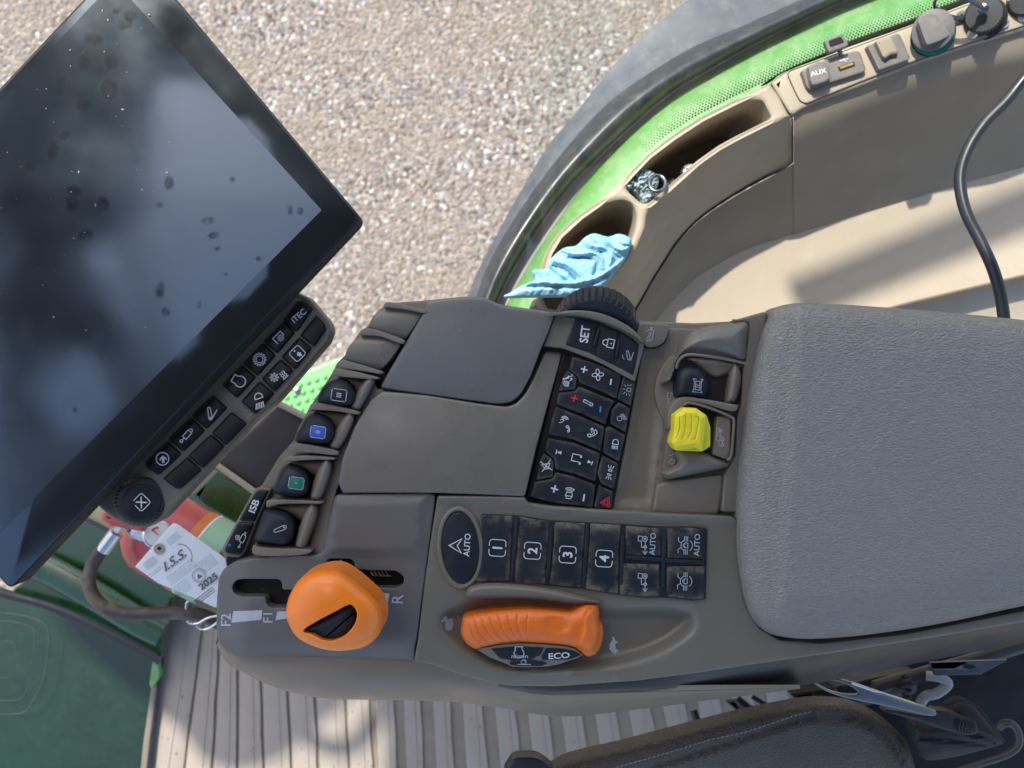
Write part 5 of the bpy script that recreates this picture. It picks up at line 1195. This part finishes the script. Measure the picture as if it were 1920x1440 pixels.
# wall below
w0 = [(1488,208),(1535,180),(1617,148),(1725,106),(1806,78),(1860,62),(1920,42),(2020,2)]
w1 = [(1488,276),(1535,254),(1617,218),(1725,178),(1806,154),(1860,142),(1920,128),(2020,92)]
w2 = [(1488,346),(1535,326),(1617,292),(1725,254),(1806,230),(1860,216),(1920,200),(2020,166)]
w3 = [(1488,440),(1540,425),(1620,400),(1700,376),(1780,352),(1850,332),(1920,314),(2020,290)]
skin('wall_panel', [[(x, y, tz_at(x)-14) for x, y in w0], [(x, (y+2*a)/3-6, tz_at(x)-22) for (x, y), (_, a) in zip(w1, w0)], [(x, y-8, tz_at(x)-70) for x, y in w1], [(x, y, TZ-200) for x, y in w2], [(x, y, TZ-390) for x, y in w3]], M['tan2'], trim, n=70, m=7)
v0 = [(1150,640),(1188,590),(1205,560),(1222,530),(1243,497),(1262,467),(1285,439),(1313,412),(1345,389),(1380,367),(1410,350),(1440,334),(1490,306)]
v1 = [(1180,660),(1210,625),(1232,600),(1252,576),(1275,552),(1300,528),(1325,510),(1352,494),(1378,480),(1405,467),(1430,458),(1458,450),(1492,438)]
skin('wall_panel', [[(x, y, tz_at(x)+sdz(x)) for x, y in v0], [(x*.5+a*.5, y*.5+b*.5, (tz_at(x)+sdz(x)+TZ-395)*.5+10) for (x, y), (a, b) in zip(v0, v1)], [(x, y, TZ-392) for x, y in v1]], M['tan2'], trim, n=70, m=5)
# ledge and lower floor liner
LZ = TZ-385
l0 = [(1150,640),(1215,575),(1285,510),(1385,450),(1495,412),(1610,380),(1775,332),(1915,294),(2030,262)]
l1 = [(1200,760),(1260,700),(1330,640),(1430,570),(1540,520),(1650,480),(1790,440),(1920,404),(2030,378)]
l2 = [(1250,900),(1330,800),(1420,700),(1520,620),(1620,590),(1680,572),(1790,545),(1920,514),(2030,490)]
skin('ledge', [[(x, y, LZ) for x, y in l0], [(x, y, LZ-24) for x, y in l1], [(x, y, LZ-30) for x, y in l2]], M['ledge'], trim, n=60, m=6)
l3 = [(x+4, y+9) for x, y in l2]; 
skin('ledge_lip', [[(x, y, LZ-30) for x, y in l2], [(x+1, y+5, LZ-36) for x, y in l2], [(x+4, y+12, LZ-70) for x, y in l2]], M['tan2'], trim, n=60, m=4)
lf = skin('lower_liner', [[(x, y-8, LZ-110) for x, y in l2], [(x+40, y+140, LZ-200) for x, y in l2], [(x+40, y+400, LZ-240) for x, y in l2]], M['ledge'], trim, n=30, m=4)

def onT(px, py, dz=5): return float(tzf(np.array([px]), 0)[0])+dz
dz6 = zsum(tzf, 6)
# AUX / USB socket block
ux = thing('media_socket', *b2(600, 480), TZ, 'grey socket block with a closed AUX flap and an open USB port', 'socket')
up = relief('block', rnd(b2([(378,492),(440,455),(600,395),(760,352),(785,362),(825,480),(810,500),(620,560),(440,622),(418,605)]), 3), zsum(tzf, 22), M['dirtcap'], ux, r=4, depth=20)
relief('usb_flap', rnd(b2([(535,285),(575,262),(655,235),(705,300),(700,322),(570,368),(552,330)]), 3), zsum(tzf, 50), M['dirtcap'], ux, r=4, depth=14)
relief('usb_flap_pocket', rnd(b2([(568,282),(650,252),(675,290),(580,322)]), 2), zsum(tzf, 52), M['void'], ux, r=0, depth=4)
tube('flap_hinge', [(*b2(640,340), TZ+46), (*b2(650,372), TZ+26)], 9, M['dirtcap'], ux, n=8, flat=.4)
relief('usb_port', rnd(b2([(632,465),(742,425),(752,455),(645,492)]), 1), zsum(tzf, 23.5), M['void'], ux, r=0, depth=3)
relief('usb_contact', b2([(645,462),(735,432),(740,446),(650,478)]), zsum(tzf, 25), M['gold'], ux, r=0, depth=2)
strokes('icon', [b2([(648,420),(705,405)]), b2([(660,418),(675,408),(685,408)]), b2([(670,416),(685,424),(695,420)]), (4, b2([(646,421),(652,419)]))], 1.3, zsum(tzf, 22), M['white'], ux)
fa = relief('aux_flap', rnd(b2([(425,460),(490,428),(545,432),(568,470),(580,545),(560,560),(480,590),(455,590),(440,560)]), 4), zsum(tzf, 42), M['dirtcap'], ux, r=4, depth=18)
text('writing', 'AUX', *b2(497,500), 12, 15, zsum(tzf, 42), M['white'], fa, .02, sx=1.2)
# square blank
sq = thing('square_socket', *b2(985, 360), TZ, 'square grey socket with a dusty brown pull tab on the sill', 'socket')
relief('block', rnd(b2([(832,318),(1040,230),(1062,245),(1132,400),(1120,415),(915,488)]), 3), zsum(tzf, 24), M['dirtcap'], sq, r=3, depth=22)
relief('pull_tab', rnd(b2([(888,285),(1005,240),(1050,355),(1040,372),(1000,375),(965,405),(940,395)]), 4), zsum(tzf, 40), M['tan2'], sq, r=5, depth=18)
# round power socket with lid
rs = thing('power_socket', *b2(1290, 220), TZ, 'round grey lidded power socket with a teal ring under its lid', 'socket')
c = b2(1290, 240)
lathe('socket_base', (*c, onT(*c)), (c[0], c[1], 0), [(0,50),(30,50)], M['black'], rs, 40)
lathe('teal_ring', (c[0]+1, c[1]+1, onT(*c, 30)), (c[0]+2, c[1]+2, 0), [(0,46),(14,46)], M['teal'], rs, 40)
lc = b2(1288, 210)
lathe('lid', (*lc, onT(*lc, 46)), (lc[0]+4, lc[1]-6, onT(*lc, 146)), [(0,43),(2,47),(14,47),(17,43)], M['dirtcap'], rs, 48)
relief('lid_strap', rnd(b2([(1185,150),(1200,112),(1240,96),(1345,92),(1415,205),(1420,240),(1335,285),(1248,315),(1225,260)]), 4), onT(*lc, 72), M['dirtcap'], rs, r=3, depth=12)
# screw cap connector
sc = thing('round_connector', *b2(1640, 120), TZ, 'round black connector with a ribbed screw cap and steel centre pin', 'connector')
c = b2(1645, 130)
lathe('flange', (*c, onT(*c)), (c[0], c[1], 0), [(0,50),(10,50),(12,46)], M['black'], sc, 40)
lathe('screw_cap', (c[0], c[1]-2, onT(*c, 10)), (c[0]-2, c[1]-22, onT(*c, 110)), [(0,40),(4,43),(36,43),(39,40),(40,2)], M['black'], sc, 160, ribs=40, rd=2, sharp=25)
pc = b2(1638, 62); lathe('centre_pin', (*pc, onT(*pc, 60)), (*pc, 0), [(0,12),(8,12),(11,6)], M['chrome'], sc, 24)
tube('cap_tether', [(*b2(1500,128), onT(1800,30,14)), (*b2(1430,122), onT(1800,30,20)), (*b2(1350,90), onT(1790,25,34)), (*b2(1300,40), onT(1770,10,60)), (*b2(1330,-20), onT(1770,10,90)), (*b2(1450,-30), onT(1770,10,110)), (*b2(1560,10), onT(1770,10,100)), (*b2(1630,50), onT(1770,10,78))], 7, M['fender'], sc, n=8, flat=.5)
sws = []
for i, (x, y) in enumerate(((1490,105),(1780,160),(1562,235),(1908,115))):
    q = b2(x, y); s_ = lathe('panel_screw', (*q, onT(*q, 6)), (q[0], q[1], 0), [(0,12),(7,12),(11,8),(11.3,3),(8,2.5)], M['steel'] if i else M['dirtcap'], trim, 20)
c2 = thing('connector_with_chain', *b2(1900, 20), TZ, 'black connector cap with a bead chain at the top right corner', 'connector')
c = b2(1930, 10); lathe('screw_cap', (*c, onT(*c)), (c[0], c[1]-20, onT(*c, 110)), [(0,40),(34,40),(38,36)], M['black'], c2, 160, ribs=40, rd=2, sharp=25)
tube('bead_chain', [(*b2(1812,-10), onT(1890,5,40)), (*b2(1808,20), onT(1890,5,14)), (*b2(1830,55), onT(1890,5,12)), (*b2(1870,90), onT(1890,5,12)), (*b2(1905,105), onT(1890,5,18))], [4.5, 2.5, 4.5, 2.5, 4.5, 2.5, 4.5, 2.5, 4.5, 2.5, 4.5], M['beige'], c2, n=8)

# crumpled blue glove and rag
def crumple(name, pts, z, mat, amp, sc_, label, cat, step=3.0, seed=0, dm=60):
    q = spl(pts, 3)
    def zf(X, Y):
        out = np.zeros(np.shape(X)); fl = out.ravel(); xs = np.ravel(X); ys = np.ravel(Y)
        for i in range(len(fl)):
            v = Vector((xs[i]*sc_*.8+ys[i]*sc_*.5, ys[i]*sc_*1.4-xs[i]*sc_*.5, seed)); w = noise.noise_vector(v*.8)*1.3; v2 = v+w
            r = sqrt(noise.noise(v2*1.3)**2+.001)*2.6; r2 = 1-sqrt(noise.noise(v2*2.3+Vector((5, 2, 1)))**2+.006)*2.2
            fl[i] = amp*(r*.75+r2*.25)
        return out
    o = relief(name, q, zsum(z, zf, dome(q, dm, 40)), mat, None, r=0, depth=30, step=step, sharp=75)
    tag(o, label, cat); return o
cl_o = spl(b1([(190,1246),(240,1222),(290,1188),(330,1172),(372,1150),(352,1112),(372,1096),(440,1092),(455,1040),(530,975),(600,962),(650,915),(705,893),(780,912),(845,895),(912,928),(893,1000),(862,1060),(790,1150),(700,1222),(600,1244),(450,1247),(300,1250),(232,1252)]), 3)
def cr(pts, h, w): return groove(spl(b1(pts), 5, False), h, w)
def wob(X, Y):
    fl = np.zeros(np.shape(X)).ravel(); xs = np.ravel(X); ys = np.ravel(Y)
    for i in range(len(fl)): fl[i] = 9*noise.noise(Vector((xs[i]*.05, ys[i]*.05, 2)))+3.5*noise.noise(Vector((xs[i]*.15, ys[i]*.15, 7)))+1.2*noise.noise(Vector((xs[i]*.4, ys[i]*.4, 7)))
    return fl.reshape(np.shape(X))
clz = zsum(TZ+4, dome(cl_o, 26, 28), wob, cr([(300,1178),(400,1166),(500,1172),(610,1168),(700,1145),(790,1100),(860,1040)], -13, 6), cr([(330,1195),(450,1190),(600,1195),(720,1165),(820,1090)], 8, 6),
 cr([(450,1092),(500,1130),(545,1162)], 13, 5), cr([(475,1045),(560,1075),(615,1120),(640,1160)], -12, 6), cr([(470,1075),(540,1100),(600,1158)], 12, 4), cr([(520,985),(600,1010),(690,1000),(740,1030),(752,1090)], -12, 6), cr([(560,1030),(660,1030),(715,1060),(700,1130)], 12, 5),
 cr([(640,930),(690,960),(760,975),(800,1010),(790,1070)], -11, 5), cr([(625,960),(690,990),(740,1000)], 10, 4), cr([(770,915),(800,960),(850,985),(890,975)], -11, 5), cr([(750,920),(775,975),(820,1015),(850,1030)], 12, 4), cr([(840,905),(850,940),(900,955)], -8, 4), cr([(705,900),(690,925),(720,950)], 8, 3),
 cr([(370,1100),(410,1120),(430,1150)], -8, 4), cr([(400,1095),(440,1120),(470,1165)], 8, 3))
tag(relief('cleaning_cloth', cl_o, clz, M['cloth'], None, r=0, depth=26, step=2.2, sharp=80), 'crumpled light blue cloth stuffed in the cup holder', 'cloth')
crumple('small_rag', b1([(860,598),(930,582),(925,548),(985,530),(1045,556),(1065,600),(1050,650),(1040,690),(985,722),(955,690),(930,655),(885,635)]), TZ-60, M['rag'], 26, .075, 'small faded grey blue rag in the near end of the bin', 'rag', seed=9, dm=24)
crumple('paper_scrap', b1([(1200,540),(1210,512),(1240,502),(1270,512),(1240,540),(1215,552)]), TZ-100, M['paper'], 12, .09, 'small white paper scrap in the middle of the bin', 'paper scrap', seed=2, dm=10)
ri = b1(1058, 612); tag(tube('metal_ring', [(ri[0]+17*cos(a)*.9, ri[1]+15*sin(a), TZ+10+10*sin(a)) for a in [2*pi*k/24 for k in range(24)]], 5, M['chrome'], None, n=10, sm=0, closed=True), 'bright metal ring lying on the small faded rag', 'ring')
kc = thing('metal_fittings', *b1(1050, 680), TZ-60, 'few small metal fittings beside the rag in the bin', 'fittings')
for i, (x, y, r_) in enumerate(((1095,650,7),(1110,610,6),(1140,600,6),(1050,690,8),(1075,670,6))):
    q = b1(x, y); lathe('fitting', (*q, TZ-50), (q[0]+5, q[1]+3, TZ+20), [(0,r_*.7),(3,r_*1.5),(14,r_*1.5),(18,r_)], M['chrome'], kc, 12)

# rail added out of frame to cast the shadow band over the ledge
rl = tubeW('shadow_rail', [W3(-581, 2328, 2600), W3(108, 2602, 2600), W3(1750, 3254, 2600)], 56, M['black'], None, n=16)
tag(rl, 'added black rail, out of frame, casting the shadow band on the ledge', 'rail')
# cable
cb = tube('black_cable', [(1965,105,-40),(1925,142,-50),(1886,190,-60),(1845,232,-70),(1814,282,-80),(1800,335,-85),(1810,395,-80),(1838,452,-70),(1862,505,-60),(1877,560,-55),(1884,620,-50),(1886,700,-60)], 11, M['cable'], None, n=18)
tag(cb, 'thick black cable curving down in front of the tan wall', 'cable')

# ---- rear fender outside
fd = thing('rear_fender', 1200, 250, -1000, 'bright green rear fender with a dusty black rubber flare outside the window', 'fender')
L0 = [(862,600),(880,547),(900,500),(940,423),(980,353),(1027,273),(1067,227),(1120,160),(1160,112),(1220,55),(1290,0),(1360,-50),(1460,-110)]
L1 = [(880,600),(893,557),(920,487),(967,407),(1030,317),(1097,237),(1150,185),(1213,140),(1300,88),(1400,45),(1500,0),(1580,-34),(1700,-80)]
L2 = [(918,610),(933,567),(957,517),(1003,440),(1067,353),(1147,273),(1213,213),(1263,173),(1317,140),(1400,92),(1481,51),(1590,0),(1720,-50)]
L3 = [(935,610),(950,573),(980,517),(1030,437),(1087,357),(1153,280),(1213,222),(1263,180),(1317,146),(1400,97),(1481,55),(1590,4),(1720,-46)]
L5 = [(1000,640),(1020,585),(1045,520),(1070,470),(1130,420),(1190,360),(1240,318),(1340,250),(1460,190),(1570,140),(1720,80),(1840,40),(1990,0)]
zz = lambda l, z: [(x, y, z) for x, y in l]
def mixl(a, b, t): return [(x*(1-t)+u*t, y*(1-t)+v*t) for (x, y), (u, v) in zip(a, b)]
skin('rubber_flare', [zz(L0, -1120), zz(mixl(L0, L1, .5), -1092), zz(L1, -1075)], M['fenderlip'], fd, n=80, m=4)
skin('rubber_tube', [zz(L1, -1078), zz(mixl(L1, L2, .12), -1030), zz(mixl(L1, L2, .4), -985), zz(mixl(L1, L2, .7), -990), zz(mixl(L1, L2, .92), -1030), zz(L2, -1070)], M['fender'], fd, n=80, m=5)
skin('grey_seal', [zz(L2, -1064), zz(L3, -1058)], M['stripe'], fd, n=80, m=3, cross=False)
skin('green_skin', [zz(L3, -1062), zz(mixl(L3, L5, .15), -1040), zz(mixl(L3, L5, .5), -1010), zz(L5, -980)], M['greenpaint'], fd, n=80, m=6)
# side window pane (curved upright glass) with black border and dots
win = thing('side_window', 1300, 200, TZ-40, 'clear curved side window with a black dotted border along the sill', 'window')
go = [(985,590)]+[(x-2, y-3) for x, y in outer[2:]]+[(1472,131),(1557,99),(1711,40),(1806,6),(1900,-28),(2010,-66)]
base = [P(x, y, tz_at(x)-10) for x, y in go]
V = []; F = []
R = resample(spl([tuple(p) for p in base], 5, False), 60)
for p in R:
    for k in range(6): V.append(Vector((p[0], p[1]+k*.115, p[2]+k*.19)))
F = [(i*6+k, (i+1)*6+k, (i+1)*6+k+1, i*6+k+1) for i in range(59) for k in range(5)]
mkobj('pane', V, F, M['glass'], win, merge=False)
band = b2([(100,600),(165,570),(265,498),(580,378),(700,328),(1150,168),(1500,33),(1760,-70)])
bandt = b2([(100,590),(165,545),(300,470),(520,375),(700,288),(1150,130),(1300,65),(1500,-10)])
skin('black_border', [zz(bandt, TZ+2), zz(band, TZ-16)], M['void'], win, n=40, m=2, cross=False)
V = []; F = []
line = resample(spl([(*p, 0) for p in b1([(1000,430),(1100,345),(1250,245),(1400,165),(1560,85),(1660,40)])+b2([(165,545),(300,470),(520,375),(700,288),(1150,130),(1300,65),(1500,-10)])], 4, False), 400)
acc = 0; prev = line[0]; i = 0
pts_ = []
for p in line:
    d = (Vector(p)-Vector(prev)).length
    if d < 5.2 and pts_: continue
    prev = p; pts_.append(p)
for i, p in enumerate(pts_):
    a = Vector(pts_[min(i+1, len(pts_)-1)])-Vector(pts_[max(i-1, 0)]); a.normalize(); nx, ny = a.y, -a.x
    fade = min(1, i/22.)
    for r_ in range(8):
        rad = 2.3*(1-r_/8.5)*(.55+.45*fade)
        if rad < .45: continue
        x = p[0]+nx*(r_*4.2+1)+(a.x*2.6 if r_ % 2 else 0); y = p[1]+ny*(r_*4.2+1)+(a.y*2.6 if r_ % 2 else 0); s0 = len(V)
        for k in range(6): V.append(P(x+cos(k*pi/3)*rad, y+sin(k*pi/3)*rad, TZ+4+r_*3))
        F.append(tuple(range(s0, s0+6)))
mkobj('border_dots', V, F, M['void'], win, merge=False)

# ================================================================ SEAT and belt, bottom right
seat = thing('operator_seat', 1400, 1500, -420, 'dark brown leather operator seat corner with a stitched seam', 'seat')
sq_ = spl([(990,1500),(1040,1440),(1100,1418),(1160,1405),(1297,1369),(1400,1343),(1501,1323),(1552,1319),(1604,1325),(1655,1348),(1695,1385),(1716,1440),(1735,1540),(1730,1700),(1400,1750),(1000,1700)], 4)
seam = spl(b4([(400,580),(560,509),(700,462),(900,398),(1050,350),(1130,328),(1200,319),(1300,330),(1380,370),(1440,430),(1480,509),(1500,600)]), 5, False)
sz_ = zsum(-370, dome(sq_, 34, 46), crown(1400, 1500, 420, 260, 10), groove(seam, 9, 7))
relief('cushion', sq_, sz_, M['leather'], seat, r=0, depth=45, step=8, sharp=80)
st_l = resample([(*p, 0) for p in spl(b4([(300,545),(455,500),(640,447),(760,410),(900,378),(1000,345),(1080,318),(1160,300)]), 5, False)], 52)
V = []; sl_ = []
for i in range(0, 50):
    a, b = st_l[i], st_l[i+1]; a = Vector(a); b = Vector(b); q0 = a.lerp(b, .1); q1 = a.lerp(b, .75)+Vector((0, -1.5, 0))
    sl_.append([(q0.x, q0.y), (q1.x, q1.y)])
M['thread'] = pmat('seat thread', (.30, .27, .24), .7, 900, 0, .1)
strokes('stitching', sl_, 1.5, sz_, M['thread'], seat, lift=1.5)
kb2 = relief('seat_lever', rnd(b4([(10,520),(38,476),(60,468),(122,468),(150,480),(190,512),(190,600),(0,600)]), 5), -300, M['cable'], None, r=8, depth=40)
tag(kb2, 'black paddle lever at the bottom edge left of the seat', 'lever')
# dark frame behind
br = thing('seat_suspension', 1750, 1350, -520, 'black metal seat frame in shadow under the armrest', 'seat suspension')
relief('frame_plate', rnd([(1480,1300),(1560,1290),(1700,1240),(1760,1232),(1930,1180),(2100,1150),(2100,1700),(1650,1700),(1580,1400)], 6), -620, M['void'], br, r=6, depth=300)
relief('frame_tube', rnd([(1560,1288),(1640,1268),(1720,1258),(1720,1300),(1600,1330)], 8), zsum(-560), M['black'], br, r=14, depth=60)
tube('frame_rail', [(1640,1290,-500),(1740,1262,-500),(1820,1240,-500),(1950,1200,-500)], 18, M['darkside'], br, n=16)
tube('spring_coil', [(1700+9*cos(k*.9), 1262+k*1.6, -480+12*sin(k*.9)) for k in range(40)], 3, M['black'], br, n=6, sm=0)
wl = relief('warning_plate', rnd(b4([(1575,122),(1860,112),(1760,166),(1592,170)]), 1), -440, M['fenderlip'], None, r=1, depth=8)
tag(wl, 'small grey plate with a dark spot under the armrest', 'plate')
pr('dark_spot', [ell(*b4(1720,138), 11, 3.8, n=16)], M['void'], -440, wl, 1.5)
text('writing', 'OPERATE', *b4(1718,158), 7, 3, -440, M['ink'], wl, .01, lift=1.5, sx=1.3)
lo = tube('cream_hose', [(*b4(1560,170), -480), (*b4(1610,178), -470), (*b4(1640,200), -470), (*b4(1600,235), -475), (*b4(1560,245), -480), (*b4(1540,270), -490)], 12, M['grimy'], None, n=12)
tag(lo, 'short pale hose loop below the grey plate', 'hose')
# chrome belt tongue and buckle
bt = thing('belt_tongue', *b4(1370, 240), -260, 'shiny chrome seat belt tongue pointing at the console', 'belt tongue')
tongue = spl(b4([(1140,188),(1155,180),(1235,182),(1290,195),(1400,235),(1500,270),(1592,300),(1590,318),(1540,312),(1400,280),(1290,258),(1210,235),(1160,208)]), 3)
slot_ = spl(b4([(1160,192),(1230,190),(1290,214),(1312,238),(1260,238),(1200,222)]), 3)
relief('tongue_plate', tongue, plane(-250, *b4(1140,188), -.06, .05), M['chrome'], bt, r=3, depth=9, step=7, holes=[slot_], hr=2)
tube('tongue_ridge', [(*b4(1285,196), -250), (*b4(1400,236), -262), (*b4(1500,268), -275), (*b4(1590,302), -284)], 3.4, M['steel'], bt, n=12)
relief('tongue_grip', rnd(b4([(1590,295),(1640,300),(1740,335),(1752,372),(1740,388),(1700,388),(1620,368),(1520,335),(1400,300),(1420,292),(1560,318)]), 4), -285, M['black'], bt, r=6, depth=30)
for k in range(5):
    x = 1690+k*11; tube('grip_rib', [(*b4(x, 330+k*3), -280), (*b4(x-8, 355+k*2), -277), (*b4(x-6, 380), -282)], 1.8, M['black'], bt, n=6)
bl = thing('seat_belt', *b4(1680, 400), -340, 'black woven seat belt webbing bunched beside the seat', 'seat belt')
q = spl(b4([(1510,345),(1580,350),(1640,290),(1690,262),(1740,280),(1790,340),(1830,390),(1850,415),(1780,440),(1660,470),(1560,480),(1520,430)]), 3)
relief('webbing', q, zsum(-340, dome(q, 40, 40), groove(b4([(1640,300),(1720,380),(1830,412)]), 16, 10), groove(b4([(1540,400),(1660,410),(1800,425)]), 12, 8)), M['fabric'], bl, r=0, depth=30, step=5)
tube('webbing_edge', [(*b4(1635,280), -300), (*b4(1690,262), -296), (*b4(1745,285), -298), (*b4(1800,350), -305), (*b4(1845,412), -315)], 3.5, M['fabric'], bl, n=8)
hk = tube('belt_hook', [(*b4(1826,360), -270), (*b4(1850,345), -262), (*b4(1880,352), -262), (*b4(1900,390), -262), (*b4(1893,430), -264), (*b4(1850,460), -268), (*b4(1760,490), -275), (*b4(1660,520), -285), (*b4(1500,570), -300)], 9, M['darkside'], None, n=14)
tag(hk, 'dark bent metal hook rod over the seat belt webbing', 'hook')
# thin dark bits between shell and seat over the lit floor
rod = thing('control_rods', 1330, 1340, -900, 'thin black control rods crossing the lit floor beside the seat', 'rods')
for a, b, r_ in (((1300,1332),(1312,1368),8), ((1382,1310),(1420,1345),9), ((1410,1306),(1450,1330),5), ((1500,1292),(1516,1322),9)):
    tube('rod', [(*a, -900), (*b, -880)], r_*1.4, M['black'], rod, n=10, sm=0)
relief('bracket', rnd([(1362,1316),(1395,1312),(1430,1340),(1400,1350)], 2), -940, M['black'], rod, r=3, depth=20)
